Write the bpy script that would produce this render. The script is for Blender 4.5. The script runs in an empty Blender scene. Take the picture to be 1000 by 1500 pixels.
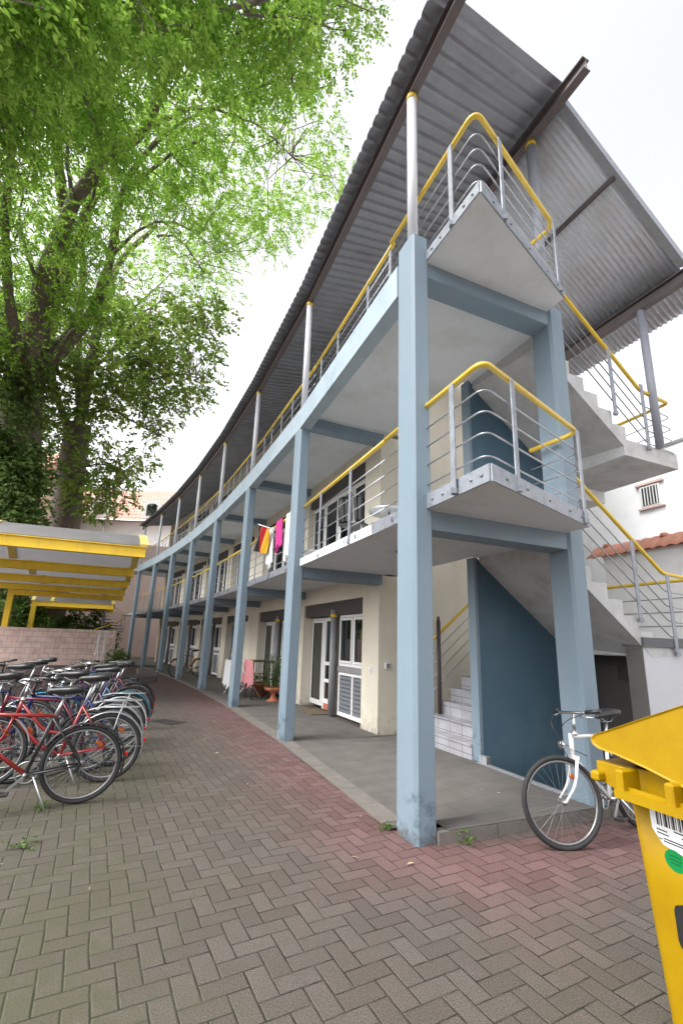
import bpy, bmesh, math, random
import numpy as np
from mathutils import Vector, Matrix
random.seed(7)
SC = bpy.context.scene
COL = SC.collection
PI = math.pi
rad = math.radians

# ------------------------------------------------------------------ materials
def nd(nt, typ, loc=None, **kw):
    n = nt.nodes.new(typ)
    for k, v in kw.items():
        setattr(n, k, v)
    return n

def mat(name, col, rough=.6, metal=0., var=.12, scale=6., stain=None, stain_amt=.0, stain_scale=1.5, bump=0., bscale=60., spec=.5, coat=0., streak=False):
    m = bpy.data.materials.new(name); m.use_nodes = True
    nt = m.node_tree; b = nt.nodes['Principled BSDF']; L = nt.links
    b.inputs['Roughness'].default_value = rough; b.inputs['Metallic'].default_value = metal
    b.inputs['Specular IOR Level'].default_value = spec
    if coat: b.inputs['Coat Weight'].default_value = coat
    geo = nd(nt, 'ShaderNodeNewGeometry')
    pos = geo.outputs['Position']
    if streak:
        mp = nd(nt, 'ShaderNodeMapping'); mp.inputs['Scale'].default_value = (1, 1, .18); L.new(pos, mp.inputs[0]); spos = mp.outputs[0]
    else: spos = pos
    n1 = nd(nt, 'ShaderNodeTexNoise'); n1.inputs['Scale'].default_value = scale; n1.inputs['Detail'].default_value = 6
    L.new(pos, n1.inputs['Vector'])
    hs = nd(nt, 'ShaderNodeMixRGB'); hs.blend_type = 'MIX'
    c = Vector(col[:3])
    hs.inputs[1].default_value = (*(c*(1-var)), 1); hs.inputs[2].default_value = (*[min(1, x*(1+var)) for x in c], 1)
    L.new(n1.outputs['Fac'], hs.inputs[0])
    out = hs.outputs[0]
    if stain:
        n2 = nd(nt, 'ShaderNodeTexNoise'); n2.inputs['Scale'].default_value = stain_scale; n2.inputs['Detail'].default_value = 8; n2.inputs['Roughness'].default_value = .65
        L.new(spos, n2.inputs['Vector'])
        r = nd(nt, 'ShaderNodeValToRGB'); r.color_ramp.elements[0].position = .47; r.color_ramp.elements[1].position = .66
        r.color_ramp.elements[1].color = (stain_amt,)*3+(1,)
        r.color_ramp.elements[0].color = (0, 0, 0, 1)
        L.new(n2.outputs['Fac'], r.inputs[0])
        mx = nd(nt, 'ShaderNodeMixRGB'); L.new(r.outputs[0], mx.inputs[0]); L.new(out, mx.inputs[1]); mx.inputs[2].default_value = (*stain, 1)
        out = mx.outputs[0]
    L.new(out, b.inputs['Base Color'])
    if bump:
        n3 = nd(nt, 'ShaderNodeTexNoise'); n3.inputs['Scale'].default_value = bscale; n3.inputs['Detail'].default_value = 5
        L.new(pos, n3.inputs['Vector'])
        bp = nd(nt, 'ShaderNodeBump'); bp.inputs['Strength'].default_value = bump; bp.inputs['Distance'].default_value = .02
        L.new(n3.outputs['Fac'], bp.inputs['Height']); L.new(bp.outputs[0], b.inputs['Normal'])
    return m

def leafmat(name, c1, c2, trans=.5, scale=.9, c3=None, hi=None):
    m = bpy.data.materials.new(name); m.use_nodes = True
    nt = m.node_tree; L = nt.links; b = nt.nodes['Principled BSDF']; o = nt.nodes['Material Output']
    geo = nd(nt, 'ShaderNodeNewGeometry')
    n1 = nd(nt, 'ShaderNodeTexNoise'); n1.inputs['Scale'].default_value = scale; n1.inputs['Detail'].default_value = 4
    L.new(geo.outputs['Position'], n1.inputs['Vector'])
    n2 = nd(nt, 'ShaderNodeTexWhiteNoise'); n2.noise_dimensions = '1D'; L.new(geo.outputs['Random Per Island'], n2.inputs['W'])
    ad = nd(nt, 'ShaderNodeMath', operation='MULTIPLY_ADD'); L.new(n2.outputs['Value'], ad.inputs[0]); ad.inputs[1].default_value = .55
    sb = nd(nt, 'ShaderNodeMath', operation='SUBTRACT'); L.new(n1.outputs['Fac'], sb.inputs[0]); sb.inputs[1].default_value = .27
    L.new(sb.outputs[0], ad.inputs[2])
    r = nd(nt, 'ShaderNodeValToRGB'); e = r.color_ramp.elements
    e[0].position = .25; e[0].color = (*c1, 1); e[1].position = .75; e[1].color = (*c2, 1)
    if c3:
        x = r.color_ramp.elements.new(.93); x.color = (*c3, 1)
    L.new(ad.outputs[0], r.inputs[0])
    L.new(r.outputs[0], b.inputs['Base Color']); b.inputs['Roughness'].default_value = .55
    t = nd(nt, 'ShaderNodeBsdfTranslucent'); L.new(r.outputs[0], t.inputs['Color'])
    mx = nd(nt, 'ShaderNodeMixShader'); mx.inputs[0].default_value = trans
    L.new(b.outputs[0], mx.inputs[1]); L.new(t.outputs[0], mx.inputs[2]); L.new(mx.outputs[0], o.inputs['Surface'])
    return m

def mnode(nt):
    """tiny expression helper for Math nodes"""
    L = nt.links
    def f(op, *a):
        n = nt.nodes.new('ShaderNodeMath'); n.operation = op
        for i, x in enumerate(a):
            if isinstance(x, (int, float)): n.inputs[i].default_value = x
            else: L.new(x, n.inputs[i])
        return n.outputs[0]
    return f

def paving_material():
    m = bpy.data.materials.new('herringbone_paving'); m.use_nodes = True
    nt = m.node_tree; L = nt.links; b = nt.nodes['Principled BSDF']; f = mnode(nt)
    geo = nd(nt, 'ShaderNodeNewGeometry')
    wn = nd(nt, 'ShaderNodeTexNoise'); wn.inputs['Scale'].default_value = 1.3; L.new(geo.outputs['Position'], wn.inputs['Vector'])
    wv = nd(nt, 'ShaderNodeVectorMath', operation='MULTIPLY_ADD'); L.new(wn.outputs['Color'], wv.inputs[0]); wv.inputs[1].default_value = (.03, .03, 0); L.new(geo.outputs['Position'], wv.inputs[2])
    mp = nd(nt, 'ShaderNodeMapping'); mp.vector_type = 'TEXTURE'
    mp.inputs['Rotation'].default_value = (0, 0, rad(28.)); mp.inputs['Scale'].default_value = (.1115, .1115, 1); mp.inputs['Location'].default_value = (-.319, 3.277, 0)
    L.new(wv.outputs[0], mp.inputs[0])
    sx = nd(nt, 'ShaderNodeSeparateXYZ'); L.new(mp.outputs[0], sx.inputs[0]); X, Y = sx.outputs[0], sx.outputs[1]
    ix, iy = f('FLOOR', X), f('FLOOR', Y); fx, fy = f('SUBTRACT', X, ix), f('SUBTRACT', Y, iy)
    k = f('FLOORED_MODULO', f('SUBTRACT', ix, iy), 4)
    def eq(v): return f('COMPARE', k, v, .1)
    e0, e1, e2, e3 = eq(0), eq(1), eq(2), eq(3)
    gx, gy = f('SUBTRACT', 1, fx), f('SUBTRACT', 1, fy)
    big = 9
    dl = f('ADD', fx, f('MULTIPLY', e1, big)); dr = f('ADD', gx, f('MULTIPLY', e0, big))
    db = f('ADD', fy, f('MULTIPLY', e2, big)); dt = f('ADD', gy, f('MULTIPLY', e3, big))
    d = f('MINIMUM', f('MINIMUM', dl, dr), f('MINIMUM', db, dt))
    bx = f('SUBTRACT', ix, e1); by = f('ADD', iy, e3)
    cb = nd(nt, 'ShaderNodeCombineXYZ'); L.new(bx, cb.inputs[0]); L.new(by, cb.inputs[1]); L.new(f('ADD', e2, e3), cb.inputs[2])
    wh = nd(nt, 'ShaderNodeTexWhiteNoise'); L.new(cb.outputs[0], wh.inputs['Vector'])
    rnd = wh.outputs['Value']
    nz = nd(nt, 'ShaderNodeTexNoise'); nz.inputs['Scale'].default_value = 130; nz.inputs['Detail'].default_value = 4; L.new(geo.outputs['Position'], nz.inputs['Vector'])
    nm = nd(nt, 'ShaderNodeTexNoise'); nm.inputs['Scale'].default_value = 1.1; nm.inputs['Detail'].default_value = 7; L.new(geo.outputs['Position'], nm.inputs['Vector'])
    nb = nd(nt, 'ShaderNodeTexNoise'); nb.inputs['Scale'].default_value = 9; nb.inputs['Detail'].default_value = 6; L.new(geo.outputs['Position'], nb.inputs['Vector'])
    red = nd(nt, 'ShaderNodeAttribute'); red.attribute_name = 'redness'
    mos = nd(nt, 'ShaderNodeAttribute'); mos.attribute_name = 'mossiness'
    def mix(fac, a, c, blend='MIX'):
        n = nt.nodes.new('ShaderNodeMixRGB'); n.blend_type = blend
        for i, x in enumerate((fac, a, c)):
            if isinstance(x, (int, float)): n.inputs[i].default_value = x
            elif isinstance(x, tuple): n.inputs[i].default_value = (*x, 1)
            else: L.new(x, n.inputs[i])
        return n.outputs[0]
    grey = mix(rnd, (.082, .068, .059), (.106, .090, .080))
    pink = mix(rnd, (.118, .062, .060), (.165, .095, .092))
    redf = f('MINIMUM', 1, f('MAXIMUM', 0, f('ADD', red.outputs['Fac'], f('MULTIPLY', f('SUBTRACT', nm.outputs['Fac'], .5), 1.2))))
    base = mix(redf, grey, pink)
    base = mix(f('MULTIPLY', nb.outputs['Fac'], .35), base, (.045, .04, .036))
    sp = nd(nt, 'ShaderNodeValToRGB'); sp.color_ramp.elements[0].position = .35; sp.color_ramp.elements[0].color = (.4, .4, .4, 1); sp.color_ramp.elements[1].position = .66; sp.color_ramp.elements[1].color = (1.75, 1.75, 1.75, 1)
    L.new(nz.outputs['Fac'], sp.inputs[0])
    base = mix(.7, base, sp.outputs[0], 'MULTIPLY')
    mm = f('MINIMUM', .85, f('MAXIMUM', 0, f('MULTIPLY', mos.outputs['Fac'], f('MULTIPLY', f('SUBTRACT', f('ADD', f('MULTIPLY', nm.outputs['Fac'], .8), f('MULTIPLY', nb.outputs['Fac'], .5)), .5), 4.2))))
    base = mix(f('MULTIPLY', mm, f('ADD', .5, f('MULTIPLY', rnd, .3))), base, (.062, .066, .032))
    # joints
    jn = f('ADD', d, f('MULTIPLY', f('SUBTRACT', nb.outputs['Fac'], .5), .10))
    joint = nd(nt, 'ShaderNodeMapRange'); joint.interpolation_type = 'SMOOTHSTEP'; L.new(jn, joint.inputs[0]); joint.inputs[1].default_value = .006; joint.inputs[2].default_value = .042; joint.inputs[3].default_value = 1; joint.inputs[4].default_value = 0
    jc = mix(f('MULTIPLY', mm, .9), (.018, .014, .011), (.026, .036, .010))
    fin = mix(joint.outputs[0], base, jc)
    L.new(fin, b.inputs['Base Color']); b.inputs['Roughness'].default_value = .82; b.inputs['Specular IOR Level'].default_value = .3
    hh = nd(nt, 'ShaderNodeMapRange'); hh.interpolation_type = 'SMOOTHSTEP'; L.new(d, hh.inputs[0]); hh.inputs[1].default_value = .0; hh.inputs[2].default_value = .085
    H = f('ADD', f('ADD', hh.outputs[0], f('MULTIPLY', rnd, .35)), f('ADD', f('MULTIPLY', nz.outputs['Fac'], .25), f('MULTIPLY', nb.outputs['Fac'], .3)))
    bp = nd(nt, 'ShaderNodeBump'); bp.inputs['Strength'].default_value = .5; bp.inputs['Distance'].default_value = .010
    L.new(H, bp.inputs['Height']); L.new(bp.outputs[0], b.inputs['Normal'])
    return m

def brick_material(name, c1, c2, mortar, w, h, msize=.02, offset=.5, rough=.75, rot=0., axes='AZ', bump=.4, stain=None, swave=None):
    """tile / block pattern laid in the plane of a wall (AZ: along D0 / up, NZ: along N0 / up, AN: flat)"""
    m = bpy.data.materials.new(name); m.use_nodes = True
    nt = m.node_tree; L = nt.links; b = nt.nodes['Principled BSDF']; f = mnode(nt)
    geo = nd(nt, 'ShaderNodeNewGeometry')
    mp = nd(nt, 'ShaderNodeMapping'); mp.vector_type = 'TEXTURE'; mp.inputs['Rotation'].default_value = (0, 0, rot)
    L.new(geo.outputs['Position'], mp.inputs[0])
    sx = nd(nt, 'ShaderNodeSeparateXYZ'); L.new(mp.outputs[0], sx.inputs[0])
    cb = nd(nt, 'ShaderNodeCombineXYZ')
    if axes == 'XZ': L.new(sx.outputs[0], cb.inputs[0]); L.new(sx.outputs[2], cb.inputs[1])
    elif axes == 'XY': L.new(sx.outputs[0], cb.inputs[0]); L.new(sx.outputs[1], cb.inputs[1])
    br = nd(nt, 'ShaderNodeTexBrick'); L.new(cb.outputs[0], br.inputs['Vector'])
    br.inputs['Color1'].default_value = (*c1, 1); br.inputs['Color2'].default_value = (*c2, 1); br.inputs['Mortar'].default_value = (*mortar, 1)
    br.inputs['Scale'].default_value = 1; br.inputs['Mortar Size'].default_value = msize; br.inputs['Mortar Smooth'].default_value = .2
    br.inputs['Brick Width'].default_value = w; br.inputs['Row Height'].default_value = h; br.offset = offset
    nz = nd(nt, 'ShaderNodeTexNoise'); nz.inputs['Scale'].default_value = 3; nz.inputs['Detail'].default_value = 8; L.new(geo.outputs['Position'], nz.inputs['Vector'])
    mx = nd(nt, 'ShaderNodeMixRGB'); mx.blend_type = 'MULTIPLY'; mx.inputs[0].default_value = .55
    rr = nd(nt, 'ShaderNodeValToRGB'); rr.color_ramp.elements[0].position = .3; rr.color_ramp.elements[0].color = (.55, .53, .5, 1); rr.color_ramp.elements[1].position = .65
    L.new(nz.outputs['Fac'], rr.inputs[0]); L.new(br.outputs['Color'], mx.inputs[1]); L.new(rr.outputs[0], mx.inputs[2])
    L.new(mx.outputs[0], b.inputs['Base Color']); b.inputs['Roughness'].default_value = rough
    bp = nd(nt, 'ShaderNodeBump'); bp.inputs['Strength'].default_value = bump; bp.inputs['Distance'].default_value = .01; bp.invert = True
    L.new(br.outputs['Fac'], bp.inputs['Height']); L.new(bp.outputs[0], b.inputs['Normal'])
    return m

M = {}
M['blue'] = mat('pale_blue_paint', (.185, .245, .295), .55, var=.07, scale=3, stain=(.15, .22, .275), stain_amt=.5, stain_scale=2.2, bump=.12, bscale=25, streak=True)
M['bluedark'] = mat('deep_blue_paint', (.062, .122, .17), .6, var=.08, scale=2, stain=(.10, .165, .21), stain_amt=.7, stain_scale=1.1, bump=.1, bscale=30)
M['soffit'] = mat('grey_soffit_paint', (.62, .64, .66), .8, var=.05, scale=1.5, stain=(.48, .475, .46), stain_amt=.6, stain_scale=1.2, bump=.05)
M['cream'] = mat('cream_render', (.66, .61, .51), .85, var=.05, scale=4, stain=(.5, .42, .32), stain_amt=.4, stain_scale=1.2, bump=.25, bscale=120, streak=True)
M['cream2'] = mat('warm_render', (.62, .50, .36), .85, var=.06, scale=3, bump=.2, bscale=110)
M['concrete'] = mat('stair_concrete', (.48, .48, .48), .8, var=.12, scale=5, stain=(.33, .32, .31), stain_amt=.7, stain_scale=3, bump=.2, bscale=80)
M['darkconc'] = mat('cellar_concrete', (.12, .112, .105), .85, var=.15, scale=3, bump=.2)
M['galv'] = mat('galvanised_steel', (.27, .29, .325), .5, metal=.5, var=.2, scale=25, stain=(.16, .165, .18), stain_amt=.7, stain_scale=9)
M['bar'] = mat('steel_rod', (.33, .34, .36), .4, metal=.8, var=.15, scale=20)
M['yellow'] = mat('yellow_rail_paint', (.66, .45, .035), .38, var=.08, scale=12, stain=(.55, .38, .08), stain_amt=.5, stain_scale=9, coat=.2)
M['pergy'] = mat('yellow_beam_paint', (.88, .60, .03), .45, var=.06, scale=3, stain=(.6, .38, .04), stain_amt=.4, stain_scale=3, streak=True)
M['rooflight'] = mat('galvanised_roof_sheet', (.64, .69, .76), .5, metal=.35, var=.12, scale=4, stain=(.48, .47, .47), stain_amt=.6, stain_scale=2)
M['roofdark'] = mat('grey_roof_sheet', (.31, .325, .36), .5, metal=.3, var=.12, scale=3, stain=(.2, .2, .2), stain_amt=.5, stain_scale=2)
M['brownsteel'] = mat('brown_steel_paint', (.115, .095, .095), .5, var=.1, scale=6, stain=(.06, .05, .05), stain_amt=.5)
M['pipe'] = mat('roof_post_paint', (.60, .62, .66), .45, var=.08, scale=8, stain=(.42, .42, .44), stain_amt=.5, streak=True)
M['pipegrey'] = mat('grey_post_paint', (.27, .285, .33), .45, var=.1, scale=8, stain=(.18, .19, .21), stain_amt=.6, streak=True)
M['white'] = mat('white_frame', (.72, .72, .71), .4, var=.05, scale=8)
M['whitewall'] = mat('white_render', (.82, .83, .84), .85, var=.04, scale=2, stain=(.6, .6, .6), stain_amt=.4, stain_scale=.8, bump=.25, bscale=90)
M['greywall'] = mat('pale_grey_render', (.50, .51, .54), .85, var=.05, scale=2, stain=(.45, .45, .47), stain_amt=.4, stain_scale=.9, bump=.25, bscale=90, streak=True)
M['coping'] = mat('grey_coping', (.085, .09, .097), .6, var=.12, scale=5)
M['dark'] = mat('dark_brown_shutter', (.055, .045, .045), .55, var=.15, scale=6)
M['greyframe'] = mat('grey_frame', (.22, .22, .23), .5, var=.1)
M['louvre'] = mat('grey_louvre', (.13, .14, .155), .5, var=.1)
M['glass'] = mat('window_glass', (.018, .02, .022), .06, var=.3, scale=2, spec=.6)
def glass_material():
    m = bpy.data.materials.new('window_glass'); m.use_nodes = True
    nt = m.node_tree; L = nt.links; o = nt.nodes['Material Output']; b = nt.nodes['Principled BSDF']
    b.inputs['Base Color'].default_value = (.012, .014, .015, 1); b.inputs['Roughness'].default_value = .03; b.inputs['Specular IOR Level'].default_value = .9
    t = nd(nt, 'ShaderNodeBsdfTransparent'); t.inputs[0].default_value = (.72, .76, .76, 1)
    fr = nd(nt, 'ShaderNodeFresnel'); fr.inputs[0].default_value = 1.5
    gl = nd(nt, 'ShaderNodeBsdfGlossy'); gl.inputs['Roughness'].default_value = .02; gl.inputs['Color'].default_value = (.9, .95, .95, 1)
    m1 = nd(nt, 'ShaderNodeMixShader'); m1.inputs[0].default_value = .45; L.new(t.outputs[0], m1.inputs[1]); L.new(b.outputs[0], m1.inputs[2])
    m2 = nd(nt, 'ShaderNodeMixShader'); L.new(fr.outputs[0], m2.inputs[0]); L.new(m1.outputs[0], m2.inputs[1]); L.new(gl.outputs[0], m2.inputs[2]); L.new(m2.outputs[0], o.inputs['Surface'])
    return m
M['glass'] = glass_material()
M['curtain'] = mat('net_curtain', (.68, .66, .60), .9, var=.06, scale=12)
M['blackrub'] = mat('black_rubber', (.022, .022, .022), .75, var=.2, scale=30)
M['blackpl'] = mat('black_plastic', (.02, .02, .021), .38, var=.2, scale=15)
M['leather'] = mat('black_saddle_vinyl', (.025, .025, .027), .33, var=.2, scale=10)
M['chrome'] = mat('chrome', (.62, .63, .64), .22, metal=1., var=.08, scale=20)
M['alu'] = mat('dull_aluminium', (.5, .51, .52), .35, metal=.85, var=.1, scale=20)
M['bin'] = mat('yellow_bin_plastic', (.33, .2, .0002), .42, var=.05, scale=5, stain=(.25, .12, .002), stain_amt=.4, stain_scale=4, bump=.06, bscale=120, spec=.35)
M['label'] = mat('paper_label', (.74, .74, .75), .6, var=.05, scale=12, stain=(.5, .5, .5), stain_amt=.5, stain_scale=18)
M['ink'] = mat('black_ink', (.02, .02, .022), .6, var=.2)
M['green'] = mat('green_sticker', (.0, .20, .045), .45, var=.12, scale=30)
M['sillpink'] = mat('faded_brick_sill', (.58, .42, .38), .8, var=.15, scale=9)
M['terra'] = mat('terracotta', (.42, .14, .07), .75, var=.12, scale=12)
M['rooftile'] = brick_material('red_roof_tiles', (.66, .36, .29), (.72, .42, .34), (.42, .2, .15), .35, .42, .04, axes='XZ', rough=.8)
M['captile'] = mat('clay_cap_tiles', (.50, .22, .15), .8, var=.2, scale=9, stain=(.3, .16, .12), stain_amt=.6, stain_scale=5, bump=.2)
M['pinkblock'] = brick_material('pink_blocks', (.86, .65, .58), (.90, .71, .64), (.60, .43, .38), .42, .28, .013, axes='XZ', rot=rad(23.02), rough=.85)
M['tiles'] = brick_material('white_glazed_tiles', (.42, .42, .46), (.38, .38, .42), (.2, .19, .19), .30, .155, .006, offset=.0, axes='XZ', rot=rad(113.02), rough=.25, bump=.2)
M['tilesflat'] = brick_material('white_strip_tiles', (.34, .36, .39), (.30, .32, .35), (.17, .17, .17), .2, .1, .006, offset=.0, axes='XY', rot=rad(23.02), rough=.3, bump=.2)
M['porch'] = brick_material('grey_porch_slabs', (.132, .122, .113), (.122, .112, .104), (.088, .081, .075), 1.2, .32, .006, offset=.35, axes='XY', rot=rad(113.02-90+2), rough=.8, bump=.15)
M['kerb'] = mat('kerb_concrete', (.16, .145, .13), .85, var=.2, scale=7, stain=(.12, .11, .10), stain_amt=.8, stain_scale=5, bump=.35, bscale=70)
M['bark'] = mat('grey_brown_bark', (.19, .15, .13), .9, var=.4, scale=9, stain=(.075, .058, .05), stain_amt=.8, stain_scale=7, bump=.9, bscale=22)
M['leaf1'] = leafmat('bright_ash_leaf', (.15, .31, .03), (.41, .60, .11), .62, .8)
M['leaf2'] = leafmat('dark_maple_leaf', (.11, .20, .03), (.30, .41, .08), .55, .6, c3=(.30, .17, .04))
M['ivy'] = leafmat('ivy_leaf', (.07, .13, .025), (.24, .34, .10), .4, 1.2)
M['shrub'] = leafmat('hedge_leaf', (.05, .12, .02), (.17, .29, .045), .35, 1.)
M['weed'] = leafmat('weed_leaf', (.05, .11, .015), (.11, .19, .03), .35, 3)
M['litter'] = leafmat('dry_leaf', (.30, .22, .10), (.55, .48, .28), .2, 3)
M['pave'] = paving_material()
def wear(m, col, col2):
    nt = m.node_tree; L = nt.links; b = nt.nodes['Principled BSDF']; f = mnode(nt)
    src = b.inputs['Base Color'].links[0].from_socket
    geo = nd(nt, 'ShaderNodeNewGeometry'); sp = nd(nt, 'ShaderNodeSeparateXYZ'); L.new(geo.outputs['Position'], sp.inputs[0])
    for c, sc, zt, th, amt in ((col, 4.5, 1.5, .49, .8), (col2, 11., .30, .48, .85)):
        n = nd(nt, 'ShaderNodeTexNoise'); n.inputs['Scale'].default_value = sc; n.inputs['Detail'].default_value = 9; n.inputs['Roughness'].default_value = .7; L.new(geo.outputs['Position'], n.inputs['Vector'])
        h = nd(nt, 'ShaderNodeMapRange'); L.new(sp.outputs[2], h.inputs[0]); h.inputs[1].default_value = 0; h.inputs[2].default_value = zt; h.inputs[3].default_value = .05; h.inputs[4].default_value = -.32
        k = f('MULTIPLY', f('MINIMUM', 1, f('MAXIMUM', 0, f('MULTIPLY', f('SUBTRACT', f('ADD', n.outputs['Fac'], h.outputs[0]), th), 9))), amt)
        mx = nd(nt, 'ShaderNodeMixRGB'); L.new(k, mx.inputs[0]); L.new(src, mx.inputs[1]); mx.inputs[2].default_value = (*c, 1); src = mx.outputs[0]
    L.new(src, b.inputs['Base Color'])
M['fascia'] = mat('weathered_blue_grey_paint', (.33, .40, .455), .6, var=.08, scale=3, stain=(.22, .28, .33), stain_amt=.6, stain_scale=2.5, bump=.12, bscale=25)
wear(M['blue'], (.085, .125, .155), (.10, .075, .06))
wear(M['cream'], (.52, .47, .38), (.30, .26, .21))
M['panel'] = None
def panel_material():
    m = bpy.data.materials.new('hazy_plastic_panel'); m.use_nodes = True
    nt = m.node_tree; L = nt.links; b = nt.nodes['Principled BSDF']; o = nt.nodes['Material Output']
    geo = nd(nt, 'ShaderNodeNewGeometry'); n1 = nd(nt, 'ShaderNodeTexNoise'); n1.inputs['Scale'].default_value = 1.4; n1.inputs['Detail'].default_value = 8
    L.new(geo.outputs['Position'], n1.inputs['Vector'])
    r = nd(nt, 'ShaderNodeValToRGB'); r.color_ramp.elements[0].position = .3; r.color_ramp.elements[0].color = (.28, .275, .27, 1); r.color_ramp.elements[1].position = .7; r.color_ramp.elements[1].color = (.46, .45, .46, 1)
    L.new(n1.outputs['Fac'], r.inputs[0]); L.new(r.outputs[0], b.inputs['Base Color']); b.inputs['Roughness'].default_value = .4
    t = nd(nt, 'ShaderNodeBsdfTranslucent'); t.inputs['Color'].default_value = (.62, .61, .64, 1)
    mx = nd(nt, 'ShaderNodeMixShader'); mx.inputs[0].default_value = .55; L.new(b.outputs[0], mx.inputs[1]); L.new(t.outputs[0], mx.inputs[2]); L.new(mx.outputs[0], o.inputs['Surface'])
    return m
M['panel'] = panel_material()
_pm = {}
def paint(col, rough=.35, metal=0., name='paint'):
    k = (tuple(col), rough, metal)
    if k not in _pm: _pm[k] = mat(name, col, rough, metal, var=.08, scale=10, coat=.3 if not metal else 0)
    return _pm[k]

# ------------------------------------------------------------------ frames
H = 1.6
class Fr:
    def __init__(s, o, head):           # head: degrees to the left of +Y
        s.o = Vector((o[0], o[1])); h = rad(head)
        s.d = Vector((-math.sin(h), math.cos(h))); s.n = Vector((math.cos(h), math.sin(h)))
    def w(s, a, n, z=0.):
        q = s.o+s.d*a+s.n*n
        return Vector((q.x, q.y, z))
S = Fr((.861, 4.272), 23.02)            # stair tower frame
heads = [23.05+2.03*i for i in range(7)]; BL = 3.97
fc = [Vector((.55, 4.6))]
for h in heads: fc.append(fc[-1]+BL*Vector((-math.sin(rad(h)), math.cos(rad(h)))))
Q = []
for i in range(8):
    h = heads[0]-.03 if i == 0 else (heads[min(i, 6)]+heads[i-1])/2
    f_ = Fr(fc[i], h); q = f_.w(-.34, .2); Q.append((Vector((q.x, q.y)), h))
Q[0] = (S.o.copy(), 23.02)
CF = [Fr(q, h) for q, h in Q]           # column frames
BF = []                                 # bay frames
for i in range(7):
    v = Q[i+1][0]-Q[i][0]; BF.append((Fr(Q[i][0], math.degrees(math.atan2(-v.x, v.y))), v.length))
_e = Fr(Q[7][0], BF[6][0] and math.degrees(math.atan2(-BF[6][0].d.x, BF[6][0].d.y)))
def offpt(i, n, z=0., a=0.):            # point on the bent facade line at column i, n inwards
    return CF[i].w(a, n, z) if i == 0 else CF[i].w(a, n/math.cos(rad(1.)), z)

# ------------------------------------------------------------------ camera
F_, PX, PY = 666.6, 501.7, 778.75
pit, rol = rad(13.7015), rad(1.8503)
fw = Vector((0, math.cos(pit), math.sin(pit))); r0 = Vector((1, 0, 0)); u0 = r0.cross(fw)
RR = math.cos(rol)*r0+math.sin(rol)*u0; UU = -math.sin(rol)*r0+math.cos(rol)*u0
cam = bpy.data.cameras.new('camera'); co = bpy.data.objects.new('camera', cam); COL.objects.link(co)
mw = Matrix((RR, UU, -fw)).transposed().to_4x4(); mw.translation = (0, 0, H); co.matrix_world = mw
cam.sensor_fit = 'HORIZONTAL'; cam.sensor_width = 36; cam.lens = F_/1000*36
cam.shift_x = (500-PX)/1000; cam.shift_y = (PY-750)/1000; cam.clip_end = 2000; cam.clip_start = .05
SC.camera = co
def at(px, py, dist):                   # world point at a horizontal distance along a sight line (used to place far plants)
    d = RR*(px-PX)/F_-UU*(py-PY)/F_+fw
    t = dist/math.hypot(d.x, d.y)
    return Vector((d.x*t, d.y*t, H+d.z*t))

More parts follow.
